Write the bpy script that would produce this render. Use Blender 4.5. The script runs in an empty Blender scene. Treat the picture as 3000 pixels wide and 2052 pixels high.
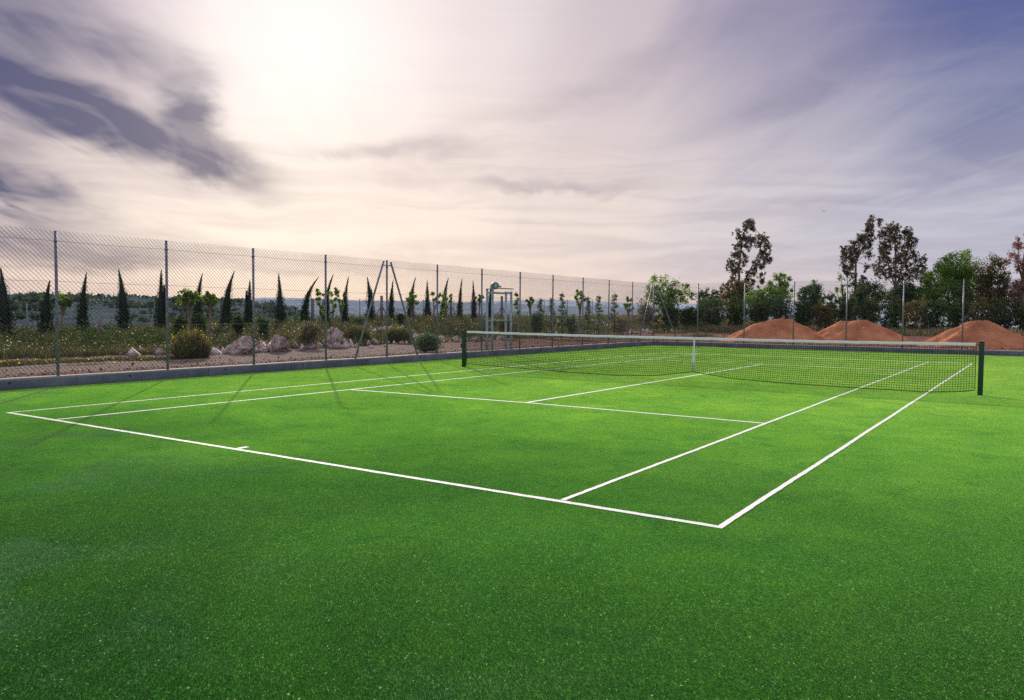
import bpy, math, random
import numpy as np
from mathutils import Matrix, Vector
R = math.radians
random.seed(7)
rng = np.random.default_rng(11)
sc = bpy.context.scene
col = sc.collection

# ------------------------------------------------------------------ helpers
def tag(o, label=None, cat=None, group=None, kind=None):
    if label: o['label'] = label
    if cat: o['category'] = cat
    if group: o['group'] = group
    if kind: o['kind'] = kind
    return o

def empty(name, loc, label=None, cat=None, group=None):
    o = bpy.data.objects.new(name, None); col.objects.link(o)
    o.location = loc; o.empty_display_size = .2
    return tag(o, label, cat, group)

class MB:
    """collects vertices and faces; build() links them as one mesh object"""
    def __init__(s): s.v = []; s.q = []; s.t = []; s.n = 0
    def add(s, v, quads=None, tris=None):
        v = np.asarray(v, np.float32).reshape(-1, 3)
        if quads is not None and len(quads): s.q.append(np.asarray(quads, np.int64).reshape(-1, 4) + s.n)
        if tris is not None and len(tris): s.t.append(np.asarray(tris, np.int64).reshape(-1, 3) + s.n)
        s.v.append(v); s.n += len(v); return s
    def box(s, x0, x1, y0, y1, z0, z1):
        v = [(x, y, z) for z in (z0, z1) for y in (y0, y1) for x in (x0, x1)]
        return s.add(v, [(0,2,3,1),(4,5,7,6),(0,1,5,4),(2,6,7,3),(0,4,6,2),(1,3,7,5)])
    def tube(s, pts, rad, n=8, caps=True):
        pts = np.asarray(pts, float); m = len(pts)
        rad = np.broadcast_to(np.asarray(rad, float), (m,))
        tan = np.gradient(pts, axis=0); tan /= np.linalg.norm(tan, axis=1)[:, None] + 1e-9
        ref = np.array([0, 0, 1.]) if abs(tan[:, 2]).mean() < .8 else np.array([1., 0, 0])
        a = np.cross(tan, ref); a /= np.linalg.norm(a, axis=1)[:, None] + 1e-9
        b = np.cross(tan, a)
        th = np.arange(n) * 2 * math.pi / n
        v = pts[:, None] + rad[:, None, None] * (np.cos(th)[None, :, None] * a[:, None] + np.sin(th)[None, :, None] * b[:, None])
        i = np.arange(m - 1)[:, None] * n; j = np.arange(n)[None]; k = (j + 1) % n
        q = np.stack([i + j, i + k, i + n + k, i + n + j], -1).reshape(-1, 4)
        t = []
        v = v.reshape(-1, 3)
        if caps:
            v = np.vstack([v, pts[0], pts[-1]]); c0, c1 = m * n, m * n + 1
            for jj in range(n):
                kk = (jj + 1) % n
                t += [(c0, kk, jj), (c1, (m-1)*n + jj, (m-1)*n + kk)]
        return s.add(v, q, t)
    def build(s, name, mat, parent=None, loc=None, smooth=False):
        V = np.concatenate(s.v); me = bpy.data.meshes.new(name)
        Q = np.concatenate(s.q) if s.q else np.zeros((0, 4), int)
        T = np.concatenate(s.t) if s.t else np.zeros((0, 3), int)
        me.vertices.add(len(V)); me.vertices.foreach_set('co', V.astype(np.float32).ravel())
        me.loops.add(Q.size + T.size)
        me.loops.foreach_set('vertex_index', np.concatenate([Q.ravel(), T.ravel()]).astype(np.int32))
        me.polygons.add(len(Q) + len(T))
        st = np.concatenate([np.arange(len(Q)) * 4, Q.size + np.arange(len(T)) * 3])
        me.polygons.foreach_set('loop_start', st.astype(np.int32))
        if smooth: me.polygons.foreach_set('use_smooth', np.ones(len(Q) + len(T), bool))
        me.update(calc_edges=True)
        if mat: me.materials.append(mat)
        o = bpy.data.objects.new(name, me); col.objects.link(o)
        if parent: o.parent = parent
        if loc is not None: o.location = loc
        return o

def leaves(mb, P, size, aspect=.5, up=0., tilt=None):
    """one small folded quad per point, random orientation"""
    n = len(P); P = np.asarray(P)
    d = rng.normal(size=(n, 3)); d[:, 2] = d[:, 2] * (1 - abs(up)) + up * 1.6
    d /= np.linalg.norm(d, axis=1)[:, None]
    e = np.cross(d, rng.normal(size=(n, 3))); e /= np.linalg.norm(e, axis=1)[:, None] + 1e-9
    L = (np.asarray(size) * rng.uniform(.6, 1.35, n))[:, None]
    v = np.stack([P - d*L*.5, P + e*L*aspect*.5, P + d*L*.5, P - e*L*aspect*.5], 1)
    return mb.add(v, np.arange(4*n).reshape(-1, 4))

def snoise(x, y, s=1., seed=0):
    """cheap smooth pseudo noise in -1..1"""
    x = np.asarray(x, float) / s; y = np.asarray(y, float) / s; o = 0
    for k in range(5):
        a = seed * 1.7 + k * 2.399; f = 1.0 * 1.45 ** k
        o = o + np.sin(f*(x*math.cos(a) + y*math.sin(a)) + 3.1*k + seed + .8*np.sin(f*.7*(y*math.cos(a) - x*math.sin(a)) + k)) / 1.3 ** k
    return o / 3.0
def sstep(a, b, x):
    t = np.clip((np.asarray(x, float) - a) / (b - a), 0, 1); return t*t*(3 - 2*t)

# ------------------------------------------------------------------ materials
def srgb(r, g, b):
    f = lambda c: (c/255/12.92) if c <= 10 else ((c/255 + .055)/1.055) ** 2.4
    return (f(r), f(g), f(b), 1)
class NT:
    def __init__(s, nt): s.nt = nt; s.L = nt.links
    def set(s, sock, v):
        if isinstance(v, bpy.types.NodeSocket): s.L.new(v, sock)
        elif v is not None: sock.default_value = v
    def m(s, op, a, b=None, c=None, clamp=False):
        n = s.nt.nodes.new('ShaderNodeMath'); n.operation = op; n.use_clamp = clamp
        s.set(n.inputs[0], a); s.set(n.inputs[1], b)
        if c is not None: s.set(n.inputs[2], c)
        return n.outputs[0]
    def vm(s, op, a, b=None):
        n = s.nt.nodes.new('ShaderNodeVectorMath'); n.operation = op
        s.set(n.inputs[0], a); s.set(n.inputs[1], b)
        return n.outputs['Value'] if op in ('DOT_PRODUCT', 'LENGTH') else n.outputs[0]
    def mix(s, f, a, b, blend='MIX'):
        n = s.nt.nodes.new('ShaderNodeMix'); n.data_type = 'RGBA'; n.blend_type = blend
        s.set(n.inputs[0], f); s.set(n.inputs[6], a); s.set(n.inputs[7], b); return n.outputs[2]
    def noise(s, vec, scale, detail=3, rough=.5, dist=0.):
        n = s.nt.nodes.new('ShaderNodeTexNoise'); s.set(n.inputs['Vector'], vec)
        n.inputs['Scale'].default_value = scale; n.inputs['Detail'].default_value = detail
        n.inputs['Roughness'].default_value = rough; n.inputs['Distortion'].default_value = dist
        return n.outputs['Fac']
    def ramp(s, f, stops, ease=False):
        n = s.nt.nodes.new('ShaderNodeValToRGB'); s.set(n.inputs[0], f); r = n.color_ramp
        if ease: r.interpolation = 'EASE'
        while len(r.elements) < len(stops): r.elements.new(.5)
        for e, (p, c) in zip(r.elements, stops): e.position = p; e.color = c if len(c) == 4 else (*c, 1)
        return n.outputs[0]
    def mrange(s, v, a, b, c=0., d=1., smooth=True):
        n = s.nt.nodes.new('ShaderNodeMapRange'); s.set(n.inputs[0], v)
        if smooth: n.interpolation_type = 'SMOOTHSTEP'
        for i, x in enumerate((a, b, c, d)): n.inputs[i+1].default_value = x
        return n.outputs[0]
    def xyz(s, v):
        n = s.nt.nodes.new('ShaderNodeSeparateXYZ'); s.set(n.inputs[0], v); return n.outputs
    def comb(s, x, y, z):
        n = s.nt.nodes.new('ShaderNodeCombineXYZ')
        for i, q in enumerate((x, y, z)): s.set(n.inputs[i], q)
        return n.outputs[0]
    def pos(s): return s.nt.nodes.new('ShaderNodeNewGeometry').outputs['Position']
    def island(s): return s.nt.nodes.new('ShaderNodeNewGeometry').outputs['Random Per Island']
    def obj(s): return s.nt.nodes.new('ShaderNodeTexCoord').outputs['Object']
    def bump(s, h, strength=.5, dist=.02):
        n = s.nt.nodes.new('ShaderNodeBump'); s.set(n.inputs['Height'], h)
        n.inputs['Strength'].default_value = strength; n.inputs['Distance'].default_value = dist; return n.outputs[0]

def material(name):
    m = bpy.data.materials.new(name); m.use_nodes = True; m.node_tree.nodes.clear()
    out = m.node_tree.nodes.new('ShaderNodeOutputMaterial'); return m, NT(m.node_tree), out
def principled(name, fn, rough=.8, metal=0., spec=.3):
    m, n, out = material(name); p = m.node_tree.nodes.new('ShaderNodeBsdfPrincipled')
    p.inputs['Roughness'].default_value = rough; p.inputs['Metallic'].default_value = metal
    p.inputs['Specular IOR Level'].default_value = spec
    r = fn(n)
    if isinstance(r, dict):
        for k, v in r.items(): n.set(p.inputs[k], v)
    else: n.set(p.inputs['Base Color'], r)
    m.node_tree.links.new(p.outputs[0], out.inputs[0]); return m
def leafmat(name, ca, cb, trans=.45, cc=None, gloss=.06, nscale=.8):
    """leaves: diffuse plus translucency plus a little gloss; light and dark by island and by clump"""
    m, n, out = material(name); N = m.node_tree.nodes
    f = n.m('ADD', n.m('MULTIPLY', n.island(), .55), n.m('MULTIPLY', n.noise(n.pos(), nscale, 2), .55))
    c = n.ramp(f, [(.2, ca), (.8, cb)] if cc is None else [(.15, ca), (.5, cb), (.85, cc)])
    d = N.new('ShaderNodeBsdfDiffuse'); t = N.new('ShaderNodeBsdfTranslucent'); g = N.new('ShaderNodeBsdfGlossy')
    g.inputs['Roughness'].default_value = .45; g.inputs['Color'].default_value = (.7, .75, .8, 1)
    n.set(d.inputs[0], c); n.set(t.inputs[0], n.mix(1., c, (1.3, 1.35, .75, 1), 'MULTIPLY'))
    a = N.new('ShaderNodeMixShader'); a.inputs[0].default_value = trans
    n.L.new(d.outputs[0], a.inputs[1]); n.L.new(t.outputs[0], a.inputs[2])
    b = N.new('ShaderNodeMixShader'); b.inputs[0].default_value = gloss
    n.L.new(a.outputs[0], b.inputs[1]); n.L.new(g.outputs[0], b.inputs[2]); n.L.new(b.outputs[0], out.inputs[0])
    return m

M = {}
M['galv'] = principled('galvanised_steel', lambda n: {'Base Color': n.ramp(n.noise(n.pos(), 14, 4, .7), [(.35, (.12, .13, .18)), (.7, (.30, .32, .42))]),
    'Roughness': n.mrange(n.noise(n.pos(), 30, 2), .3, .7, .32, .55)}, metal=.12)
M['wire'] = principled('chain_link_wire', lambda n: n.mix(n.noise(n.pos(), 5, 2), (.05, .06, .075, 1), (.12, .13, .15, 1)), rough=.5, metal=.3)
M['bright'] = principled('bright_zinc_steel', lambda n: {'Base Color': n.ramp(n.noise(n.pos(), 9, 4, .7), [(.3, (.28, .35, .48)), (.7, (.56, .63, .76))])}, rough=.4, metal=.05)
def kerbfn(n):
    p = n.pos(); a = n.noise(p, 1.3, 6, .65); b = n.noise(p, 22, 4, .7)
    c = n.ramp(n.m('ADD', n.m('MULTIPLY', a, .7), n.m('MULTIPLY', b, .3)), [(.3, (.06, .068, .105)), (.5, (.115, .125, .18)), (.72, (.21, .22, .28))])
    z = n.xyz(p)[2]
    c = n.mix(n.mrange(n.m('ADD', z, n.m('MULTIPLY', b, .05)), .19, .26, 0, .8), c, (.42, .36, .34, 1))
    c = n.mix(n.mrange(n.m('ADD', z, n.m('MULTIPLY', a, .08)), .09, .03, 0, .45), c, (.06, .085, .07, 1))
    j = n.m('ABSOLUTE', n.m('SUBTRACT', n.m('FRACT', n.m('DIVIDE', n.m('ADD', n.xyz(p)[1], n.m('MULTIPLY', n.xyz(p)[0], .37)), 3.1)), .5))
    c = n.mix(n.mrange(j, .004, .0, 0, .8), c, (.03, .035, .045, 1))
    stn = n.noise(n.vm('MULTIPLY', p, (1, 1, .12)), 5, 4, .7)
    c = n.mix(n.mrange(stn, .52, .72, 0, .55), c, (.09, .085, .085, 1))
    return {'Base Color': c, 'Normal': n.bump(b, .5, .01)}
M['kerb'] = principled('cast_concrete', kerbfn, rough=.9)
M['hole'] = principled('dark_hole', lambda n: n.mix(n.noise(n.pos(), 60), (.01, .011, .013, 1), (.03, .03, .035, 1)), rough=1)
M['white'] = principled('white_turf_fibre', lambda n: {'Base Color': n.ramp(n.noise(n.pos(), 160, 4, .75), [(.2, (.70, .74, .68)), (.42, (.90, .90, .90)), (.8, (.97, .97, .97))]),
    'Normal': n.bump(n.noise(n.pos(), 220, 2), .25, .003)}, rough=.8)
M['tape'] = principled('white_net_tape', lambda n: n.mix(n.noise(n.pos(), 7, 3), (.56, .62, .66, 1), (.80, .84, .88, 1)), rough=.7)
M['cord'] = principled('black_net_cord', lambda n: n.mix(n.noise(n.pos(), 4), (.006, .009, .008, 1), (.02, .026, .022, 1)), rough=.8)
M['postg'] = principled('dark_green_paint', lambda n: {'Base Color': n.mix(n.noise(n.pos(), 12, 4), (.004, .028, .02, 1), (.008, .05, .033, 1)), 'Roughness': n.mrange(n.noise(n.pos(), 40, 2), .3, .7, .35, .6)}, rough=.45, spec=.4)
M['rope'] = principled('net_cable', lambda n: n.mix(n.noise(n.pos(), 60), (.05, .05, .05, 1), (.25, .24, .22, 1)), rough=.6)
M['bark'] = principled('bark', lambda n: {'Base Color': n.mix(n.noise(n.pos(), 9, 4, .7), (.035, .028, .024, 1), (.13, .10, .085, 1)), 'Normal': n.bump(n.noise(n.pos(), 25, 3), .6, .02)}, rough=.95)
M['palebark'] = principled('pale_bark', lambda n: n.mix(n.noise(n.pos(), 5, 4, .7), (.10, .07, .06, 1), (.34, .26, .22, 1)), rough=.9)
M['cypress'] = leafmat('cypress_foliage', (.004, .010, .007, 1), (.022, .040, .022, 1), .16, gloss=.03, nscale=2.5)
M['fresh'] = leafmat('fresh_green_leaf', (.05, .10, .015, 1), (.24, .34, .05, 1), .5, gloss=.05, nscale=2)
M['broad'] = leafmat('broadleaf_green', (.026, .072, .014, 1), (.22, .36, .05, 1), .5, gloss=.05, nscale=.55)
M['olive'] = leafmat('grey_green_leaf', (.022, .050, .024, 1), (.11, .17, .08, 1), .38, gloss=.06, nscale=.6)
M['dark'] = leafmat('dark_shade_leaf', (.010, .022, .009, 1), (.075, .110, .036, 1), .38, gloss=.03, nscale=.7)
M['euca'] = leafmat('reddish_eucalyptus_leaf', (.026, .026, .020, 1), (.13, .072, .055, 1), .36, (.07, .10, .06, 1), gloss=.10, nscale=.9)
M['red'] = leafmat('red_brown_leaf', (.08, .028, .02, 1), (.34, .10, .07, 1), .5, gloss=.06, nscale=.9)
M['brown'] = leafmat('brown_green_leaf', (.028, .028, .010, 1), (.19, .11, .045, 1), .42, (.08, .12, .03, 1), gloss=.05, nscale=.6)
M['blade'] = leafmat('wild_grass_blade', (.012, .024, .010, 1), (.060, .080, .028, 1), .35, (.22, .17, .11, 1), gloss=.05, nscale=.35)
M['yellow'] = leafmat('yellow_petal', (.35, .24, .06, 1), (.62, .50, .16, 1), .45, gloss=.02)
M['wflower'] = leafmat('white_petal', (.40, .36, .22, 1), (.75, .72, .58, 1), .4, gloss=.02)
M['drybush'] = leafmat('dry_yellow_bush', (.02, .032, .012, 1), (.10, .105, .045, 1), .4, (.27, .22, .13, 1), gloss=.03, nscale=1.5)
M['sage'] = leafmat('sage_shrub', (.05, .055, .03, 1), (.13, .12, .07, 1), .35, (.30, .22, .17, 1), gloss=.04, nscale=1.2)
def rockfn(n):
    p = n.obj(); a = n.noise(p, 2.2, 8, .7, .6); b = n.noise(p, 9, 5, .7)
    c = n.ramp(a, [(.36, (.08, .055, .055)), (.44, (.46, .33, .31)), (.53, (.72, .58, .55)), (.62, (.88, .81, .78))])
    c = n.mix(n.mrange(b, .54, .68, 0, .5), c, (.52, .30, .25, 1)); v = n.noise(p, 5., 6, .75, 1.5)
    c = n.mix(n.mrange(n.m('ABSOLUTE', n.m('SUBTRACT', v, .5)), .03, .0, 0, .85), c, (.035, .024, .026, 1))
    return {'Base Color': c, 'Normal': n.bump(n.m('ADD', a, b), .9, .08)}
M['rock'] = principled('pink_limestone', rockfn, rough=.95)
def moundfn(n):
    p = n.obj(); a = n.noise(p, 1.1, 6, .6); b = n.noise(p, 30, 4, .75)
    c = n.ramp(n.m('ADD', n.m('MULTIPLY', a, .6), n.m('MULTIPLY', b, .4)), [(.3, (.27, .092, .052)), (.5, (.54, .205, .11)), (.72, (.82, .40, .23))])
    return {'Base Color': c, 'Normal': n.bump(b, .8, .05)}
M['sand'] = principled('orange_sand', moundfn, rough=1, spec=.1)
def groundfn(n):
    p = n.pos(); X = n.xyz(p); x, y = X[0], X[1]
    g1 = n.noise(p, .9, 6, .7); g2 = n.noise(p, 26, 5, .8); g3 = n.noise(p, .22, 3, .55)
    gravel = n.ramp(g2, [(.36, (.055, .038, .034)), (.5, (.21, .15, .13)), (.64, (.46, .36, .32))])
    soil = n.ramp(n.m('ADD', n.m('MULTIPLY', g1, .5), n.m('MULTIPLY', g2, .5)), [(.3, (.05, .022, .018)), (.5, (.17, .075, .06)), (.7, (.30, .16, .13))])
    green = n.ramp(g2, [(.3, (.02, .03, .008)), (.7, (.09, .10, .03))])
    xx = n.m('ADD', x, n.m('MULTIPLY', n.m('SUBTRACT', g1, .5), 2.4))
    f = n.m('MULTIPLY', n.mrange(xx, -10.9, -9.9), n.mrange(xx, -4.4, -5.0))            # the gravel track
    f = n.m('MULTIPLY', f, n.mrange(y, 25, 16, 0, 1))
    c = n.mix(f, soil, gravel)
    gf = n.m('MULTIPLY', n.mrange(xx, -10.6, -12.2), n.mrange(g3, .38, .56))
    gf = n.m('MAXIMUM', gf, n.mrange(xx, -17, -22))
    c = n.mix(gf, c, green)
    far = n.mrange(n.m('ADD', y, n.m('MULTIPLY', g1, 6)), 58, 66)
    c = n.mix(far, c, green)
    return {'Base Color': c, 'Normal': n.bump(n.m('ADD', g1, n.m('MULTIPLY', g2, .6)), .9, .09)}
M['ground'] = principled('soil_and_gravel', groundfn, rough=1, spec=.1)
M['gravel'] = principled('gravel_stones', lambda n: n.ramp(n.island(), [(0, (.07, .045, .04)), (.6, (.28, .19, .16)), (1, (.5, .42, .38))]), rough=.95)

# ------------------------------------------------------------------ camera (solved from the court geometry)
CP = np.array([12.855, -5.572, 1.548]); yaw, pit, rol, FL = -.59, -.046, .008, 2306.06
fwd = np.array([math.sin(yaw)*math.cos(pit), math.cos(yaw)*math.cos(pit), math.sin(pit)])
rt = np.array([math.cos(yaw), -math.sin(yaw), 0]); up_ = np.cross(rt, fwd)
r2 = rt*math.cos(rol) + up_*math.sin(rol); u2 = -rt*math.sin(rol) + up_*math.cos(rol)
cd = bpy.data.cameras.new('camera'); cam = bpy.data.objects.new('camera', cd); col.objects.link(cam)
Mx = Matrix.Identity(4)
for i in range(3): Mx[i][0] = r2[i]; Mx[i][1] = u2[i]; Mx[i][2] = -fwd[i]; Mx[i][3] = CP[i]
cam.matrix_world = Mx
cd.sensor_width = 36; cd.lens = 36*FL/3000; cd.clip_start = .1; cd.clip_end = 20000
sc.camera = cam
def ray(u, v): return fwd + r2*(u-1500)/FL - u2*(v-1026)/FL
def ground_at(u, v, z=0.): d = ray(u, v); return CP + d*(z-CP[2])/d[2]
def spot(u, D):                         # plan position at depth D on the sight line through column u
    d = ray(u, 920.); return CP[0] + d[0]*D, CP[1] + d[1]*D
def zat(u, v, D): return CP[2] + ray(u, v)[2]*D

# ------------------------------------------------------------------ terrain
def H(x, y):
    x = np.asarray(x, float); y = np.asarray(y, float)
    dL = -3.75 - x; dB = y - 32.2; d = np.maximum(dL, dB)
    h = np.where(d < 0, -.15, .165 + .03*snoise(x, y, .55, 3) + .045*sstep(.0, .5, d)*(1-sstep(.5, 1.6, d)) + .02*snoise(x, y, .17, 8))
    amp = .10 + .72*sstep(4, 40, y)
    bank = amp*sstep(6.9, 14.0, dL)*(1 + .16*snoise(x, y, 2.5, 1))
    h = h + np.where(dL > 6.5, bank, 0)
    h = h + .07*sstep(5.2, 9.5, dL)*snoise(x, y, 1.1, 5)
    h = h + np.where(dB > 3, .12*sstep(3, 12, dB)*snoise(x, y, 3.2, 2), 0)
    h = h - 26*sstep(0, 1, (dL-27)/95) - 20*sstep(0, 1, (y-125)/160)
    return h
xs = np.concatenate([-3.76 - np.geomspace(1, 1000, 46)[::-1] + 0, np.linspace(-40, -14.2, 80), np.linspace(-14, -3.8, 76), np.linspace(-3.6, 30, 90), 30 + np.geomspace(1, 1200, 22)])
xs = np.unique(np.round(xs[(xs > -1100)], 3)); 
ys = np.unique(np.round(np.concatenate([-14 - np.geomspace(1, 900, 16)[::-1], np.linspace(-13, 32, 190), np.linspace(32.25, 48, 60), np.linspace(48.5, 110, 90), 110 + np.geomspace(2, 1200, 26)]), 3))
X, Y = np.meshgrid(xs, ys); Z = H(X, Y)
nx, ny = len(xs), len(ys)
i, j = np.meshgrid(np.arange(nx-1), np.arange(ny-1)); a = j*nx + i
mb = MB().add(np.stack([X, Y, Z], -1), np.stack([a, a+1, a+nx+1, a+nx], -1))
tag(mb.build('ground', M['ground'], smooth=True), 'reddish soil and pale gravel around the green court', 'ground', kind='structure')

# far hills: two ridges of the valley beyond, real relief at their real distance
def hillmat(name, c0, c1, c2, hz, sc_):
    m, n, out = material(name); N = m.node_tree.nodes
    p = n.pos(); X = n.xyz(p)
    q = n.comb(n.m('MULTIPLY', X[0], 1.), n.m('MULTIPLY', X[1], 1.), n.m('MULTIPLY', X[2], 7.))
    a = n.noise(q, sc_, 5, .7); c = n.ramp(a, [(.34, c0), (.5, c1), (.68, c2)])
    d = N.new('ShaderNodeBsdfDiffuse'); n.set(d.inputs[0], c)
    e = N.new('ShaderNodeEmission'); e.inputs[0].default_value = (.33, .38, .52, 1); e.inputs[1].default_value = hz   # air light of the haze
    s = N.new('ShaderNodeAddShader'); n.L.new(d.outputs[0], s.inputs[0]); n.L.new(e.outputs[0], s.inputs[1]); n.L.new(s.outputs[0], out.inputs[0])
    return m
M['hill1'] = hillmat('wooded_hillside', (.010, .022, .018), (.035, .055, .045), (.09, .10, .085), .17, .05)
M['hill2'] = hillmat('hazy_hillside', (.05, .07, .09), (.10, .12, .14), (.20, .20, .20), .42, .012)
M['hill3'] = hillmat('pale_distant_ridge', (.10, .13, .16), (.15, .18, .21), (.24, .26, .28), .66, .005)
def ridge(name, mat, label, az0, az1, r0, r1, zb, zt, seed, fringe, rows=14, n=420):
    az = np.linspace(R(az0), R(az1), n); mb = MB(); V = []
    for k in range(rows):
        t = k/(rows-1); r = r0 + (r1-r0)*t
        rr = r*(1 + .03*snoise(az*40, t*3, 1, seed))
        z = zb + (zt(np.degrees(az)) - zb)*sstep(0, 1, t)**.8 + (r1*.004)*snoise(az*60, t*5, 1, seed+1)*math.sin(math.pi*t)
        if k >= rows-3: z = z + fringe*np.abs(rng.normal(size=n))*(1 if k == rows-2 else .5)
        V.append(np.stack([CP[0] + rr*np.sin(az), CP[1] + rr*np.cos(az), z], -1))
    V = np.array(V); i, j = np.meshgrid(np.arange(n-1), np.arange(rows-1)); a = j*n + i
    mb.add(V, np.stack([a, a+1, a+n+1, a+n], -1))
    return tag(mb.build(name, mat, smooth=True), label, 'hills', kind='structure')
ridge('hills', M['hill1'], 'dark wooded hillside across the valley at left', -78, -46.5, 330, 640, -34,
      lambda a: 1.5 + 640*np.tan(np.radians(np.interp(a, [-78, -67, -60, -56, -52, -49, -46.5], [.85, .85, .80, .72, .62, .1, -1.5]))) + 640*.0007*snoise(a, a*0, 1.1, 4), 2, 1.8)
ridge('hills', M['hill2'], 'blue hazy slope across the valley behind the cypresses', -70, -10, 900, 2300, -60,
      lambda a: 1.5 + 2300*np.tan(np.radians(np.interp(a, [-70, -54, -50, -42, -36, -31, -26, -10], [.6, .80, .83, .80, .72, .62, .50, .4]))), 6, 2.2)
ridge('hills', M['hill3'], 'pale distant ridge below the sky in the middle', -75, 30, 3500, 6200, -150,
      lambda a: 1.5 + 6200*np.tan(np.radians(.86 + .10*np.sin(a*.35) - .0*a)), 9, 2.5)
def cone_trees(az0, az1, n, seed):      # woodland crowns standing on the skyline of the wooded hill: nobody could count them
    mb = MB()
    for k in range(n):
        az = R(rng.uniform(az0, az1)); t = rng.uniform(.55, 1.0); r = 330 + 310*t
        zt = 1.5 + 640*math.tan(R(np.interp(math.degrees(az), [-78, -67, -60, -56, -52, -49, -46.5], [.85, .85, .80, .72, .62, .1, -1.5])))
        z = -34 + (zt+34)*float(sstep(0, 1, t))**.8
        s = rng.uniform(2., 4.2); c = np.array([CP[0] + r*math.sin(az), CP[1] + r*math.cos(az), z + s*.2])
        P = c + rng.normal(size=(26, 3))*np.array([s*.55, s*.55, s*.32])
        leaves(mb, P, s*.75, .8)
    return mb
wood_m = leafmat('far_woodland_leaf', (.03, .05, .05, 1), (.075, .105, .085, 1), .3, gloss=.02)
tag(cone_trees(-76, -48.5, 520, 3).build('woodland', wood_m), 'bluish green woodland covering the hill beyond the cypresses at left', 'woodland', kind='stuff')

# ------------------------------------------------------------------ court turf
XF, YB, HP, KT = -3.585, 32.04, 3.125, .214
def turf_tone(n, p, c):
    """light falloff painted into the turf colour: dark near the viewer, bright at mid-court"""
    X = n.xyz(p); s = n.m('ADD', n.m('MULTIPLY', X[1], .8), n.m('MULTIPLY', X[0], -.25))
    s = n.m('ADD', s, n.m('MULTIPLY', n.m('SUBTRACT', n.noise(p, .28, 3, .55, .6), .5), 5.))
    t = n.ramp(n.m('DIVIDE', n.m('ADD', s, 8.), 20.), [(0., (.07, .17, .13)), (.14, (.12, .27, .20)), (.27, (.35, .57, .44)), (.42, (.76, .88, .78)), (.6, (1., 1., 1.)), (1., (1.02, .96, 1.))])  # painted falloff: darkest on the run-off nearest the viewer
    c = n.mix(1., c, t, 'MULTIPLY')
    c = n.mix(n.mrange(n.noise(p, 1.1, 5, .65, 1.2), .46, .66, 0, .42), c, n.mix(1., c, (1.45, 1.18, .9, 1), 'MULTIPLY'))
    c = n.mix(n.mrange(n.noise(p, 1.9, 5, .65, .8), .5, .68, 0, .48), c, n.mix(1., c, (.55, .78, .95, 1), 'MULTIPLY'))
    c = n.mix(n.mrange(n.noise(p, 60, 2, .5), .668, .71, 0, .75), c, (.80, .98, .50, 1))
    c = n.mix(n.mrange(n.noise(p, 40, 2, .5), .36, .28, 0, .75), c, (.03, .12, .02, 1))
    sheen = n.m('MULTIPLY', n.mrange(n.noise(p, .5, 4, .6, .5), .5, .68), n.mrange(n.m('ADD', n.m('MULTIPLY', X[0], .5), X[1]), 4., 0.))  # sky sheen on the blades, painted into the colour as bluish patches
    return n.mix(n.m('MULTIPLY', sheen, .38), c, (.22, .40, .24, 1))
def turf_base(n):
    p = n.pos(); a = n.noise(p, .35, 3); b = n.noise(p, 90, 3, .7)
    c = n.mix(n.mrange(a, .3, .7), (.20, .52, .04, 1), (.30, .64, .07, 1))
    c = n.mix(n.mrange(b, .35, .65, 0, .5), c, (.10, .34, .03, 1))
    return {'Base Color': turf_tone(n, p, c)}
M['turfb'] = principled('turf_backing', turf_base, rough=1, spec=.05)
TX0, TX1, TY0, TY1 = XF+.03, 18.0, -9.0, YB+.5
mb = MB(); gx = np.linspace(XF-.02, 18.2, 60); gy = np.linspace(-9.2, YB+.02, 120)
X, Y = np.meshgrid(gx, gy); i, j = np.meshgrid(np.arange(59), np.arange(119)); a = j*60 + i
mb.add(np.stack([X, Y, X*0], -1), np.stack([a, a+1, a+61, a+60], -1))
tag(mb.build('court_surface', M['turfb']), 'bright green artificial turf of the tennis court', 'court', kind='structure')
# turf pile: blades strewn on one square metre inside the node tree, laid out metre by metre
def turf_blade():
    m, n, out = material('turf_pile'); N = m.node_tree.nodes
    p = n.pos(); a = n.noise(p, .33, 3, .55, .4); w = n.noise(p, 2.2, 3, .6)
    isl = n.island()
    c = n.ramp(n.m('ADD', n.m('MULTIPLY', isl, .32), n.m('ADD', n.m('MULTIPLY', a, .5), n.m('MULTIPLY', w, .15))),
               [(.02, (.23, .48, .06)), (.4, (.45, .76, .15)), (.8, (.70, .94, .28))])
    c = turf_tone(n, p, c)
    d = N.new('ShaderNodeBsdfDiffuse'); t = N.new('ShaderNodeBsdfTranslucent'); g = N.new('ShaderNodeBsdfGlossy')
    g.inputs['Roughness'].default_value = .55; g.inputs['Color'].default_value = (.7, 1., .6, 1)
    n.set(d.inputs[0], c); n.set(t.inputs[0], n.mix(1., c, (1.1, 1.05, .9, 1), 'MULTIPLY'))
    a_ = N.new('ShaderNodeMixShader'); a_.inputs[0].default_value = .45
    n.L.new(d.outputs[0], a_.inputs[1]); n.L.new(t.outputs[0], a_.inputs[2])
    b_ = N.new('ShaderNodeMixShader'); b_.inputs[0].default_value = .07
    n.L.new(a_.outputs[0], b_.inputs[1]); n.L.new(g.outputs[0], b_.inputs[2]); n.L.new(b_.outputs[0], out.inputs[0])
    return m
M['pile'] = turf_blade()
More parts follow.
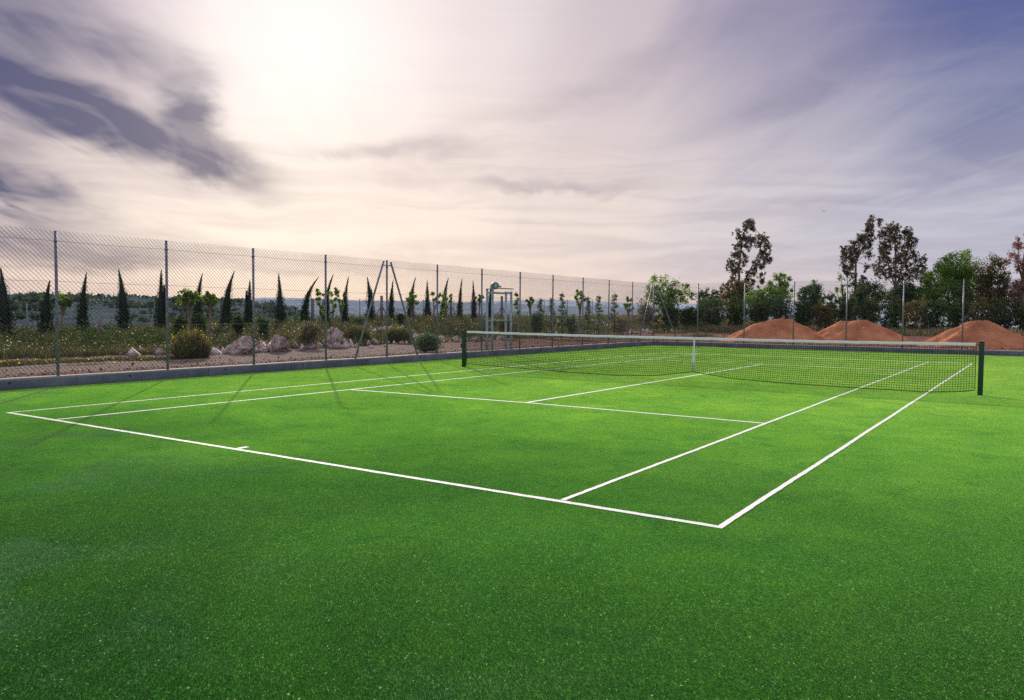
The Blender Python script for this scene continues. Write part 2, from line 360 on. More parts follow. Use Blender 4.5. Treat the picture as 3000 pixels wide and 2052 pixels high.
def grass_nodes():
    g = bpy.data.node_groups.new('turf_pile_nodes', 'GeometryNodeTree')
    g.interface.new_socket('Geometry', in_out='OUTPUT', socket_type='NodeSocketGeometry')
    N, L = g.nodes, g.links; out = N.new('NodeGroupOutput')
    def rv(lo, hi, seed):
        r = N.new('FunctionNodeRandomValue'); r.data_type = 'FLOAT_VECTOR'
        r.inputs['Min'].default_value = lo; r.inputs['Max'].default_value = hi; r.inputs['Seed'].default_value = seed
        return r.outputs['Value']
    tile = N.new('GeometryNodeMeshGrid'); tile.inputs['Size X'].default_value = 1; tile.inputs['Size Y'].default_value = 1
    tile.inputs['Vertices X'].default_value = 2; tile.inputs['Vertices Y'].default_value = 2
    dp = N.new('GeometryNodeDistributePointsOnFaces'); dp.inputs['Density'].default_value = 32000; dp.inputs['Seed'].default_value = 4
    L.new(tile.outputs['Mesh'], dp.inputs['Mesh'])
    cone = N.new('GeometryNodeMeshCone'); cone.fill_type = 'NONE'
    cone.inputs['Vertices'].default_value = 3; cone.inputs['Radius Top'].default_value = .0005
    cone.inputs['Radius Bottom'].default_value = .0015; cone.inputs['Depth'].default_value = .0085
    tr = N.new('GeometryNodeTransform'); tr.inputs['Translation'].default_value = (0, 0, 0)
    L.new(cone.outputs['Mesh'], tr.inputs['Geometry'])
    ip = N.new('GeometryNodeInstanceOnPoints')
    L.new(dp.outputs['Points'], ip.inputs['Points']); L.new(tr.outputs[0], ip.inputs['Instance'])
    L.new(rv((-.75, -.75, 0), (.75, .75, 6.28), 2), ip.inputs['Rotation'])
    L.new(rv((.7, .7, .45), (1.3, 1.3, 1.1), 5), ip.inputs['Scale'])
    rl = N.new('GeometryNodeRealizeInstances'); L.new(ip.outputs[0], rl.inputs[0])
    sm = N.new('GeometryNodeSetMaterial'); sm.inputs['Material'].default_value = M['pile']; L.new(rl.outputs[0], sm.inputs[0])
    nxx, nyy = int(TX1-TX0), int(TY1-TY0)
    gr = N.new('GeometryNodeMeshGrid'); gr.inputs['Size X'].default_value = nxx-1+.0; gr.inputs['Size Y'].default_value = nyy-1
    gr.inputs['Vertices X'].default_value = nxx; gr.inputs['Vertices Y'].default_value = nyy
    t2 = N.new('GeometryNodeTransform'); t2.inputs['Translation'].default_value = (TX0+nxx/2, YB-nyy/2+.0, .0)
    L.new(gr.outputs['Mesh'], t2.inputs['Geometry'])
    ii = N.new('GeometryNodeInstanceOnPoints'); L.new(t2.outputs[0], ii.inputs['Points']); L.new(sm.outputs[0], ii.inputs['Instance'])
    ri = N.new('FunctionNodeRandomValue'); ri.data_type = 'INT'
    ri.inputs[4].default_value = 0; ri.inputs[5].default_value = 3
    mm = N.new('ShaderNodeMath'); mm.operation = 'MULTIPLY'; mm.inputs[1].default_value = math.pi/2
    L.new(ri.outputs[2], mm.inputs[0]); cx = N.new('ShaderNodeCombineXYZ'); L.new(mm.outputs[0], cx.inputs[2])
    L.new(cx.outputs[0], ii.inputs['Rotation'])
    L.new(ii.outputs[0], out.inputs[0])
    return g
gm = bpy.data.meshes.new('turf_pile'); gm.from_pydata([(0, 0, 0)], [], []); go = bpy.data.objects.new('turf_pile', gm); col.objects.link(go)
md = go.modifiers.new('pile', 'NODES'); md.node_group = grass_nodes()
tag(go, 'short bright green pile of the artificial turf', 'turf pile', kind='stuff')

# white court lines: narrow strips of white pile, edges slightly uneven like laid turf
def line(p, q, w, label, z=.0056):
    p = np.array(p[:2], float); q = np.array(q[:2], float); L = np.linalg.norm(q-p); d = (q-p)/L; nn = np.array([-d[1], d[0]])
    n = max(4, int(L/.06)); t = np.linspace(0, L, n); wob = .006*snoise(t, t*0+w*10, .8, 2)
    e1 = w/2 + rng.normal(size=n)*.0016 + wob; e2 = -w/2 + rng.normal(size=n)*.0016 + wob
    A = p + d*t[:, None] + nn*e1[:, None]; B = p + d*t[:, None] + nn*e2[:, None]
    za = z + rng.normal(size=n)*.0003
    top = np.concatenate([np.c_[A, za], np.c_[B, za]])
    i = np.arange(n-1); Q = np.stack([i+n, i+n+1, i+1, i], 1)
    return tag(MB().add(top, Q).build('court_line', M['white']), label, 'court line', 'white lines of the tennis court', 'structure')
YN = 12.551
line((0.0, 0), (10.988, 0), .066, 'near white baseline across the front of the court')
line((.03, .05), (.10, 24.75), .06, 'outermost left doubles sideline, nearest the left kerb')
line((1.37, .05), (1.60, 24.75), .06, 'left singles sideline, second line from the left kerb', .0066)
line((9.61, .05), (9.72, 24.75), .048, 'right singles sideline ending at the near baseline', .0066)
line((10.965, -.030), (11.02, 24.75), .048, 'right doubles sideline meeting the nearest court corner', .0066)
line((1.46, 5.68), (5.50, 5.90), .07, 'left half of the near service line', .0069)
line((5.50, 5.90), (9.64, 5.80), .07, 'right half of the near service line', .0069)
line((5.48, 5.86), (5.57, 19.62), .07, 'centre service line passing under the net', .0072)
line((1.52, 19.72), (9.68, 19.60), .07, 'far service line seen through the net', .0069)
line((.08, 24.77), (11.04, 24.77), .09, 'far baseline seen through the net', .0069)
line((5.39, .045), (5.385, .17), .07, 'short centre mark on the near baseline', .0071)

# ------------------------------------------------------------------ kerbs
def kerb(name, pts, nrm, label, holes):
    """cast low wall with softly uneven top edge along a line"""
    p, q = np.array(pts[0], float), np.array(pts[1], float); L = np.linalg.norm(q-p); d = (q-p)/L; nn = np.array(nrm, float)
    n = int(L/.15); t = np.linspace(0, L, n)
    prof = [(0, 0), (0, KT-.012), (.012, KT), (.20, KT+.004), (.22, KT-.03), (.22, -.1)]
    root = empty(name, (p[0], p[1], 0), label, 'kerb')
    V = []
    w1 = .008*snoise(t, t*0, .9, 4) + rng.normal(size=n)*.0012; w2 = .010*snoise(t, t*0, 1.6, 7)
    for a_, z in prof:
        zz = z + (w1 if z > .1 else 0)
        xy = d*t[:, None] + nn*(a_ + (w2 if a_ < .1 else 0*w2))[:, None]
        V.append(np.c_[xy, zz if np.ndim(zz) else np.full(n, zz)])
    V = np.array(V); m = len(prof); i, j = np.meshgrid(np.arange(n-1), np.arange(m-1)); a = j*n + i
    MB().add(V, np.stack([a, a+1, a+n+1, a+n], -1)).build('concrete_wall', M['kerb'], root)
    for s in holes:
        c = np.array([*(d*s - nn*.004), .13]); th = np.arange(10)*.628
        v = [c] + [c + np.array([*(d*math.cos(x)*.022), math.sin(x)*.022]) for x in th]
        MB().add(v, tris=[(0, 1+k, 1+(k+1) % 10) for k in range(10)]).build('drain_hole', M['hole'], root)
    return root
kerb('low_kerb', ((XF, -2), (XF, YB+.01)), (-1, 0), 'low grey concrete kerb under the long left fence', [2+v for v in np.arange(1.6, 31, 2.42)])
kerb('low_kerb', ((XF-.21, YB), (17.8, YB)), (0, 1), 'low grey concrete kerb closing the far end of the court', [3.2+2.42*k for k in range(7)])

# ------------------------------------------------------------------ chain link fences
POSTL = [.1, 2.533, 4.95, 7.323, 9.744, 12.21, 14.621, 17.11, 19.587, 22.019, 24.56, 27.037, 29.55]
POSTB = [-1.27, 1.056, 3.358, 5.66, 7.951, 10.196, 12.374, 14.6, 16.9]
def chain(p, q, z0, z1, pitch=.046):
    p, q = np.array(p, float), np.array(q, float); L = np.linalg.norm(q-p); d = (q-p)/L; nn = np.array([-d[1], d[0]])
    n = int(L/pitch); k = int((z1-z0)/pitch); r = .0026; mb = MB()
    z = z0 + np.arange(k+1)*pitch; zig = np.where(np.arange(k+1) % 2 == 0, -.5, .5)*pitch*1.04
    off = [(0, r, .0), (r, -r, r), (-r, -r, -r)]
    i = np.arange(k); base = np.zeros((k*3, 4), int)
    for e in range(3):
        f = (e+1) % 3; base[e*k:(e+1)*k] = np.stack([i*3+e, i*3+f, (i+1)*3+f, (i+1)*3+e], 1)
    for s in range(n):
        sg = 1 if s % 2 else -1
        along = (s+.5)*pitch + zig*sg + .004*math.sin(s*.9)
        lean = .012*np.sin(z*2.1 + s*.13)
        P = np.c_[p + d*along[:, None] + nn*lean[:, None], z + .006*math.sin(s*.21)]
        V = np.stack([P + np.array([*(d*o1 + nn*o2), o3]) for o1, o2, o3 in off], 1)
        mb.add(V, base)
    return mb
def post(name, x, y, z0, z1, r, parent, mat='galv'):
    mb = MB().tube([(x, y, z0), (x, y, z1)], r, 10)
    mb.tube([(x, y, z1-.002), (x, y, z1+.018)], [r*1.12, r*.8], 10)
    return mb.build(name, M[mat], parent)
def collar(x, y, z, r, parent): return MB().tube([(x, y, z-.012), (x, y, z+.012)], r*1.35, 10).build('wire_clip', M['galv'], parent)
px = XF-.055; py = YB+.055
fl = empty('chain_link_fence', (px, .1, KT), 'long tall chain link fence running along the left side of the court', 'fence'); 
def sub(o, parent): o.matrix_parent_inverse = Matrix.Translation(-Vector(parent.location)); return o
def fpart(o, parent): o.location = -Vector(parent.location); return o
for y in POSTL:
    o = fpart(post('post', px, y, KT-.05, HP, .029, fl), fl)
    c = collar(px, y, 2.93, .03, o)
fpart(chain((px+.036, .1), (px+.036, YB+.05), KT+.03, HP+.06).build('wire_mesh', M['wire'], fl), fl)
def sagwire(a, b, z, posts, axis):
    mb = MB(); 
    for s, e in zip(posts[:-1], posts[1:]):
        t = np.linspace(0, 1, 7); c = s + (e-s)*t; zz = z - .012*4*t*(1-t)
        P = np.c_[np.full(7, a), c, zz] if axis == 'y' else np.c_[c, np.full(7, a), zz]
        mb.tube(P, .0028, 4, False)
    return mb
for z in (.42, 1.25, 2.13, 2.94):
    fpart(sagwire(px+.041, 0, z, POSTL+[YB], 'y').build('tension_wire', M['wire'], fl), fl)
def brace(x, y, tx, ty, fx, fy, parent):
    P = np.linspace((tx, ty, HP-.02), (fx, fy, KT), 2)
    return fpart(MB().tube(P, .030, 8).build('diagonal_brace', M['galv'], parent), parent)
brace(0, 0, px+.01, 12.06, px+.01, 10.87, fl); brace(0, 0, px+.01, 12.36, px+.01, 13.62, fl)
fpart(MB().tube([(px, 11.98, HP-.14), (px, 12.44, HP-.14)], .014, 6).build('brace_bracket', M['galv'], fl), fl)
brace(0, 0, px, YB-.1, px, 30.35, fl)
fb = empty('chain_link_fence', (px, py, KT), 'tall chain link fence across the far end of the court before the mounds', 'fence')
o = fpart(post('corner_post', px, py, KT-.05, HP+.03, .033, fb), fb)
for x in POSTB: fpart(post('post', x, py, KT-.05, HP, .029, fb), fb)
fpart(chain((px+.05, py-.036), (17.5, py-.036), KT+.03, HP+.06).build('wire_mesh', M['wire'], fb), fb)
for z in (.42, 1.25, 2.13, 2.94):
    fpart(sagwire(py-.041, 0, z, [px]+POSTB, 'x').build('tension_wire', M['wire'], fb), fb)
P = [(px+.12, py, HP-.02), (-2.29, py, KT)]
fpart(MB().tube(P, .030, 8).build('diagonal_brace', M['galv'], fb), fb)

# ------------------------------------------------------------------ steel gate frame standing at the left fence
gy0, gy1 = 17.86, 19.08; gx0, gx1 = XF-.12, XF-.36
gt = empty('gate_frame', (gx0, gy0, .2), 'pale galvanised steel frame with a round drum on top beside the left fence', 'steel frame')
bx = lambda n, *a, m='bright': fpart(MB().box(*a).build(n, M[m], gt), gt)
for y, zt in ((gy0, 2.44), (gy1, 2.36)):
    for x in (gx0, gx1): bx('upright', x-.03, x+.03, y-.035, y+.035, .1, zt)
for x in (gx0, gx1): bx('header_bar', x-.025, x+.025, gy0+.035, gy1-.035, 2.28, 2.34)
bx('header_bar', gx0-.028, gx0+.028, gy0+.036, gy1+.12, 2.46, 2.50)
for y in (gy0, gy1): bx('cap_plate', gx1-.04, gx0+.04, y-.05, y+.05, 2.441 if y == gy0 else 2.361, 2.46 if y == gy0 else 2.38)
bx('cross_bar', gx0-.02, gx0+.02, gy0+.035, gy1-.035, 1.28, 1.325)
bx('bottom_bar', gx0-.02, gx0+.02, gy0+.035, gy1-.035, .26, .30)
bx('cross_bar', gx1-.02, gx1+.02, gy0+.035, gy1-.035, 1.28, 1.32)
c = np.array([gx0+.10, gy0+.02, 2.56]); dv = CP[:2]-c[:2]; dv = np.array([*dv/np.linalg.norm(dv), 0]); dv = np.array([.75, -.66, 0])
dr = MB().tube([c - dv*.12, c - dv*.115, c + dv*.05, c + dv*.062], [.12, .135, .135, .11], 20)
dro = fpart(dr.build('drum', M['galv'], gt, smooth=False), gt)
hub = MB().tube([c + dv*.06, c + dv*.085], [.045, .035], 12).build('hub', M['bright'], dro)
arm = MB().tube([c + np.array([0, .1, .0]), c + np.array([0, .34, -.02])], .035, 8); fpart(arm.build('drum_bracket', M['galv'], gt), gt)

# ------------------------------------------------------------------ net
XL, XR = -.95, 11.917
XS = 5.99
net = empty('tennis_net', (XS, YN, 0), 'black tennis net with white top tape strung across the court', 'tennis net')
def ztop(x):
    t = np.where(x < XS, (x-XL)/(XS-XL), (XR-x)/(XR-XS)); return 1.02*t + 1.045*(1-t) - .012*np.sin(np.pi*np.clip(t, 0, 1))
def zbot(x):
    return np.interp(x, [XL, -.6, .6, 2.2, 4.0, 5.1, 5.7, XS, 6.3, 6.9, 8.0, 9.6, 11.0, 11.6, XR], [.10, .09, .06, .03, .015, .06, .15, .19, .155, .09, .05, .03, .02, .06, .12])
def bil(x, f):     # how far the net hangs toward the viewer, f = 0 top .. 1 bottom
    return -(.05 + .16*np.clip(1-((x-8.9)/3)**2, 0, 1) + .14*np.clip(1-((x-3.6)/2.6)**2, 0, 1))*f**2 + .008*np.sin(x*5)*f
mb = MB(); xv = np.arange(XL+.10, XR-.09, .048)
fs = np.linspace(0, 1, 9)
for x in xv:
    z = ztop(x)-.03 + (zbot(x)-ztop(x)+.03)*fs; mb.tube(np.c_[np.full(9, x), YN + bil(x, fs), z], .0044, 3, False)
xh = np.linspace(XL+.10, XR-.10, 90)
for f in np.linspace(.02, .985, 21): mb.tube(np.c_[xh, YN + bil(xh, f), ztop(xh)-.03 + (zbot(xh)-ztop(xh)+.03)*f], .0044, 3, False)
lead = MB().tube(np.c_[xh, YN + bil(xh, 1.), zbot(xh)], .006, 4, False)
nl = (-XS, -YN, 0)
mb.build('net_mesh', M['cord'], net, nl)
lead.build('bottom_cord', M['cord'], net, nl)
xt = np.linspace(XL+.11, XR-.10, 120); tp = MB(); n = len(xt); zt = ztop(xt) + .0025*np.sin(xt*9)
V = np.concatenate([np.c_[xt, np.full(n, YN-.009), zt-.057], np.c_[xt, np.full(n, YN-.011), zt-.008], np.c_[xt, np.full(n, YN), zt], np.c_[xt, np.full(n, YN+.011), zt-.008], np.c_[xt, np.full(n, YN+.009), zt-.057]])
i, j = np.meshgrid(np.arange(n-1), np.arange(4)); a = j*n+i
tp.add(V, np.stack([a, a+1, a+n+1, a+n], -1)); tp.build('top_tape', M['tape'], net, nl, smooth=True)
for x0, x1 in ((XL+.05, XL+.13), (XR-.12, XR-.05)): MB().tube([(x0, YN, ztop(x0)-.02), (x1, YN, ztop(x1)-.02)], .006, 6).build('cable_end', M['rope'], net, nl)
for x in (XL+.095, XR-.095):
    s = MB().tube([(x, YN, ztop(x)-.05), (x, YN, zbot(x))], .007, 5); s.build('side_cord', M['cord'], net, nl)
st = MB(); z = np.linspace(1.018, .185, 8); w = np.interp(z, [.185, .5, .8, 1.02], [.037, .036, .020, .017]); yb = YN - .016 + bil(XS, (1-z))*.9
V = np.concatenate([np.c_[XS-w, yb-.004, z], np.c_[XS+w, yb-.004, z], np.c_[XS+w, yb+.004, z], np.c_[XS-w, yb+.004, z]])
i = np.arange(7); Q = np.concatenate([np.stack([i+8*k, i+8*((k+1) % 4), i+1+8*((k+1) % 4), i+1+8*k], 1) for k in range(4)])
st.add(V, Q).build('centre_strap', M['tape'], net, nl)
for x, lab, side in ((XL, 'slim dark green net post at the left end of the net', 1), (XR, 'dark green square net post at the right end of the net', -1)):
    r_ = empty('net_post', (x, YN, 0), lab, 'net post', 'two posts holding the net')
    o = MB().box(-.046, .046, -.046, .046, 0, 1.055).build('shaft', M['postg'], r_)
    b = o.modifiers.new('b', 'BEVEL'); b.width = .006; b.segments = 2
    MB().box(-.05, .05, -.05, .05, 1.056, 1.072).build('cap', M['postg'], r_)
    MB().tube([(side*.047, 0, 1.0), (side*.085, 0, 1.0)], .014, 8).build('pulley', M['galv'], r_)
    if side == 1:
        MB().tube([(.046, 0, .10), (.10, -.02, .075), (.15, -.03, .03), (.19, -.02, .06)], .007, 6).build('tie_hook', M['cord'], r_)
        MB().box(-.10, -.047, -.03, .03, .55, .68).build('winch', M['postg'], r_)

# ------------------------------------------------------------------ loose gravel and clods behind the kerbs
mb = MB(); ico = np.array([(0,0,1),(1,0,0),(0,1,0),(-1,0,0),(0,-1,0),(0,0,-1)], float); fc = [(0,1,2),(0,2,3),(0,3,4),(0,4,1),(5,2,1),(5,3,2),(5,4,3),(5,1,4)]
N_ = 5200; a = rng.uniform(0, 1, N_)
sx = np.where(a < .62, -3.84 - rng.exponential(.9, N_), rng.uniform(-4, 17, N_)); sy_ = np.where(a < .62, rng.uniform(-1, 33, N_), 32.3 + rng.exponential(.8, N_))
for x, y in zip(sx, sy_):
    if x < -13: continue
    s = rng.uniform(.008, .03) * (1.9 if rng.random() < .06 else 1)
    mb.add(ico*s*rng.uniform(.6, 1.2, (6, 3)) + (x, y, float(H(x, y)) + s*.3), tris=fc)
tag(mb.build('gravel', M['gravel']), 'loose stones and clods strewn behind the kerb', 'gravel', kind='stuff')

# ------------------------------------------------------------------ sand mounds
def mound(u0, u1, vt, D, ridge_pts, label, seed, yd=0.):
    """heap at the angle of repose around a ridge polyline given in local metres"""
    uc = (u0+u1)/2; x, y = spot(uc, D); hw = (u1-u0)/2*D/FL; top = zat(uc, vt, D)
    n = 170; g = np.linspace(-1.25, 1.25, n); GX, GY = np.meshgrid(g*hw, g*hw*.78)
    rp = np.array(ridge_pts, float); h = np.full(GX.shape, -9.)
    for (ax, ay, az), (bx_, by, bz) in zip(rp[:-1], rp[1:]):
        t = np.clip(((GX/hw-ax)*(bx_-ax) + (GY/hw-ay)*(by-ay))/((bx_-ax)**2 + (by-ay)**2 + 1e-9), 0, 1)
        d = np.hypot(GX/hw-(ax+(bx_-ax)*t), GY/hw-(ay+(by-ay)*t))*hw
        hh = (az+(bz-az)*t)*top - d*.62 - .02*np.exp(-d*6)
        h = np.maximum(h, hh)
    ang = np.arctan2(GY, GX); rill = .11*snoise(ang*7, GX*.2, 1, seed)*sstep(.1, .6, top-h)
    h = h + rill + .06*snoise(GX, GY, .5, seed) - .05*np.abs(snoise(GX, GY, .3, seed+9)) + .03*snoise(GX, GY, .14, seed+3) + .012*rng.normal(size=h.shape)
    h = np.where(h < 0, h*.35, h)                                 # spread-out toe
    h = .18 + np.maximum(h, -.25)*(1.-.16/top)
    # ease of the right axis of the heap: turn with the view line so its ridge lies across
    ca, sa = math.cos(-yaw), math.sin(-yaw)
    WX, WY = GX*ca - GY*sa, GX*sa + GY*ca
    i, j = np.meshgrid(np.arange(n-1), np.arange(n-1)); a = j*n + i
    o = MB().add(np.stack([WX, WY, h], -1), np.stack([a, a+1, a+n+1, a+n], -1)).build('sand_mound', M['sand'], None, (x, y, 0), True)
    return tag(o, label, 'sand mound', 'mounds of orange sand behind the far fence')
mound(2120, 2475, 934, 43, [(-.5, -.2, .78), (-.12, .15, .97), (.12, .1, 1.), (.4, .25, .7), (.7, .35, .4)], 'large orange sand mound farthest left, rising behind the net strap side', 3)
mound(2395, 2690, 937, 41, [(-.4, .3, .93), (0, .1, 1.), (.3, .1, .75), (.65, 0, .35)], 'middle orange sand mound overlapping the left heap', 8)
mound(2715, 3040, 939, 37., [(-.5, -.2, .55), (-.18, .05, .98), (.1, 0, 1.), (.4, .2, .62), (.7, .2, .3)], 'rightmost orange sand mound, next to the right net post', 14)

mb = MB()
for k in range(1500):
    u = rng.choice([2300, 2540, 2880]) + rng.normal()*150; D = rng.uniform(31, 46); x, y = spot(u, D)
    if y < 32.5: continue
    s_ = rng.uniform(.02, .07)*(2 if rng.random() < .05 else 1); mb.add(ico*s_*rng.uniform(.6, 1.2, (6, 3)) + (x, y, float(H(x, y)) + s_*.3), tris=fc)
tag(mb.build('soil_clods', M['sand']), 'orange clods and crumbs scattered round the sand mounds', 'clods', kind='stuff')

# ------------------------------------------------------------------ rocks
ROCKS = []
def rock(u0, u1, vt, vb, label, seed, zb=.25, flat=1.):
    uc = (u0+u1)/2; p = ground_at(uc, vb, zb); D = float((p-CP) @ fwd); hw = (u1-u0)/2*D/FL; zt = zat(uc, vt, D)
    x, y = p[0]+fwd[0]*hw*.7, p[1]+fwd[1]*hw*.7; g = float(H(x, y)); hh = max(.12, zt-g)
    n, m = 56, 34; th = np.linspace(0, 2*np.pi, n, endpoint=False); ph = np.linspace(-.5*np.pi, .5*np.pi, m)
    T, Pn = np.meshgrid(th, ph); S = np.stack([np.cos(Pn)*np.cos(T), np.cos(Pn)*np.sin(T), np.sin(Pn)], -1)
    rr = np.random.default_rng(seed); f = np.ones(T.shape)*1.15
    for k in range(30):                                            # flat broken facets
        nn = rr.normal(size=3); nn[2] = abs(nn[2])*.8 if k % 2 else nn[2]; nn /= np.linalg.norm(nn); c = S @ nn; lim = rr.uniform(.50, .92)
        f = np.where(c > .05, np.minimum(f, lim/np.maximum(c, .05)), f)
    f = f*(1 + .10*snoise(T*2, Pn*3, .5, seed) - .09*np.abs(snoise(T*2, Pn*3, .22, seed+2)) + .03*rr.normal(size=T.shape))
    V = S*f[..., None]*np.array([hw, hw*.8, hh*.62*flat]); V[..., 2] += hh*.34
    ca, sa = math.cos(-yaw), math.sin(-yaw); V = np.stack([V[..., 0]*ca - V[..., 1]*sa, V[..., 0]*sa + V[..., 1]*ca, V[..., 2]], -1)
    i, j = np.meshgrid(np.arange(n), np.arange(m-1)); a = j*n + i; b = j*n + (i+1) % n
    ROCKS.append((x, y, hw))
    o = MB().add(V, np.stack([a, b, b+n, a+n], -1)).build('boulder', M['rock'], None, (x, y, g), False)
    return tag(o, label, 'boulder', 'pink boulders along the far side of the track')
for k, r in enumerate([(628, 752, 981, 1031, 'broad low purplish boulder beside the tall yellow bush'),
    (700, 733, 994, 1030, 'small pale stone leaning right of the broad purplish boulder'),
    (775, 843, 978, 1026, 'whitish pink boulder between the broad boulder and the largest one'),
    (925, 1018, 944, 1013, 'largest craggy pink boulder beside the sage bush'),
    (1086, 1136, 955, 990, 'dull pink boulder half sunk left of the middle A-frame post'),
    (1184, 1238, 973, 996, 'low pinkish boulder left of the spiky green bush'),
    (1372, 1440, 947, 975, 'reddish earth heap seen just left of the steel gate frame'),
    (1532, 1560, 950, 968, 'small pale boulder right of the steel gate frame'),
    (1634, 1716, 932, 974, 'rounded tan boulder seen between two fence posts past the gate frame'),
    (1730, 1778, 942, 970, 'low reddish boulder, rightmost before the far corner')]):
    rock(*r, seed=20+k)

# ------------------------------------------------------------------ cypresses
def cypress(u, ut, vt, D, wpx, label, fork=None):
    x, y = spot(u, D); g = float(H(x, y)); zt = zat(ut, vt, D); h = zt-g
    lean = (ut-u)*D/FL; w = wpx/2*D/FL
    root = empty('cypress_tree', (x, y, g), label, 'cypress', 'row of wind-bent cypresses beyond the track')
    axr = np.array([rt[0], rt[1], 0])
    ph1, ph2 = rng.uniform(0, 6, 2)
    def axis(t): return axr*(lean*(1.06*t**2.8-.06*np.sin(t*3.1416)))[..., None] if np.ndim(t) else axr*lean*t**3
    def prof(t): return w*.98*np.where(t < .15, .78+.22*t/.15, np.where(t < .45, 1-.12*(t-.15)/.3, .88*np.clip((1-t)/.55, 0, 1)**.85))*(1 + .09*np.sin(t*9+ph1) + .06*np.sin(t*23+ph2))
    t = np.linspace(0, 1, 16); mb = MB().tube(np.c_[axis(t)[:, :2], t*h], np.maximum(prof(t)*.62, .012), 10)
    n = 2600; tt = rng.uniform(0, 1, n)**1.15*.995; a = rng.uniform(0, 2*np.pi, n); rr = prof(tt)*(rng.uniform(.6, 1.12, n) + .30*rng.random(n)*(rng.random(n) < .22))*(1+.16*np.sin(a*3+tt*14+ph1)+.08*np.sin(tt*40+a*2))
    P = axis(tt) + np.stack([np.cos(a)*rr, np.sin(a)*rr, tt*h], -1)
    leaves(mb, P, .11*np.clip(1.15-tt, .35, 1), .38, .72)
    if fork is not None:                                           # a second pointed leader on the side
        fu, fv = fork; fx = (fu-u)*D/FL; fz = zat(fu, fv, D)-g
        n2 = 700; t2 = rng.uniform(.25, 1, n2); a = rng.uniform(0, 6.28, n2); r_ = w*.42*np.clip(1-t2, 0, 1)**.7+.01
        leaves(mb, axr*(fx*np.clip(t2*1.3, 0, 1))[:, None] + np.stack([np.cos(a)*r_, np.sin(a)*r_, t2*fz], -1), .12, .38, .72)
    mb.build('crown', M['cypress'], root)
    MB().tube([(0, 0, -.1), (0, 0, h*.12)], [.06, .05], 7).build('trunk', M['bark'], root)
CY = [(12, 5, 784, 30, 54, 'cypress cut by the left edge of the photo', None),
 (134, 147, 822, 33, 38, 'short fat cypress just left of the first fence post', None),
 (242, 255, 798, 34, 32, 'slender cypress with its tip bent right, second bay of the fence', None),
 (362, 350, 788, 35, 40, 'tall straight cypress with wide base, centre of the second fence bay', None),
 (472, 474, 790, 37, 33, 'forked cypress touching the second fence post', (482, 838)),
 (578, 594, 801, 39, 30, 'cypress half hidden behind the twin young round trees', None),
 (663, 687, 794, 40, 34, 'cypress with long tip curving right, just right of the round trees', None),
 (730, 733, 820, 41, 27, 'short dark cypress against the third fence post', (723, 853)),
 (821, 817, 801, 43, 30, 'stout tall cypress alone in the third full bay', None),
 (893, 932, 812, 44, 25, 'cypress leaning strongly right like a tusk', None),
 (955, 976, 804, 46, 23, 'cypress behind a young tree at the fourth fence post', None),
 (1010, 1021, 811, 47, 20, 'thin cypress with a hooked tip right of the fourth fence post', None),
 (1085, 1076, 811, 49, 25, 'cypress crossed by the left leg of the A-frame', (1088, 850)),
 (1146, 1152, 818, 50, 17, 'narrow cypress just right of the A-frame centre post', None),
 (1204, 1217, 812, 51, 20, 'cypress rising out of a leafy young tree by the right A-frame leg', None),
 (1252, 1251, 822, 52, 19, 'plain pointed cypress between the A-frame and the next post', None),
 (1300, 1313, 814, 53, 20, 'cypress tangled with a two-armed young tree', None),
 (1347, 1353, 815, 54, 16, 'needle-thin cypress midway between two fence posts', None),
 (1388, 1385, 821, 55, 17, 'cypress just left of the last post before the steel frame', None),
 (1436, 1438, 828, 56, 17, 'rightmost cypress, directly left of the steel frame', None)]
for c in CY: cypress(*c)

# ------------------------------------------------------------------ broadleaf trees and bushes
def limbs(mb, base, targets, r0, trunk_h, bend=0.):
    top = base + np.array([bend, 0, trunk_h]); t = np.linspace(0, 1, 5)
    pts = base + (top-base)*t[:, None]; pts[1:4] += rng.normal(size=(3, 3))*[r0*.5, r0*.5, 0]
    mb.tube(pts, np.linspace(r0*1.25, r0*.75, 5), 7)
    for q in targets:
        q = np.asarray(q); mid = top + (q-top)*.5 + np.array([0, 0, .12*np.linalg.norm(q-top)]); s = pts[3] if rng.random() < .5 else top
        mb.tube([s, mid, q], [r0*.5, r0*.33, r0*.1], 5, False)
def clump_tree(name, u, D, clumps, vb, label, cat, group, mat, leaf=.14, dens=1., trunk='bark', r0=.12, per=260, aspect=.5, depth=1., nofoot=False):
    """clumps: (u, v, radius px) as they stand from the court; each gets its own depth in the crown"""
    x, y = spot(u, D); g = float(H(x, y)); root = empty(name, (x, y, g), label, cat, group)
    ax = np.array([rt[0], rt[1], 0]); fw = np.array([fwd[0], fwd[1], 0])
    cs = []
    spread = max(abs(c[0]-u) for c in clumps)*D/FL
    for (cu, cv, cr) in clumps:
        r = cr*D/FL; off = rng.uniform(-1, 1)*max(spread*.55, r*.5)*depth
        cs.append((ax*(cu-u)*D/FL + fw*off + np.array([0, 0, zat(cu, cv, D)-g]), r))
    mb = MB(); tb = MB()
    for c, r in cs:
        n = int(per*dens*1.9*max(.25, (r/.8)**1.7)); sub_ = max(3, int(n/26))
        cc = rng.normal(size=(sub_, 3)); cc /= np.linalg.norm(cc, axis=1)[:, None]; cc *= (rng.uniform(.25, 1.05, (sub_, 1))**.6)*r
        for q in cc: 
            P = c + q + rng.normal(size=(26, 3))*min(.20, r*.25)
            leaves(mb, P, leaf, aspect)
    if not nofoot:
        zmin = min(c[2]-r*.4 for c, r in cs); th = max(.25, zmin*.85)
        limbs(tb, np.array([0, 0, -.1]), [c for c, r in cs][:18], r0, th)
        tb.build('trunk', M[trunk], root)
    mb.build('crown', M[mat], root); return root
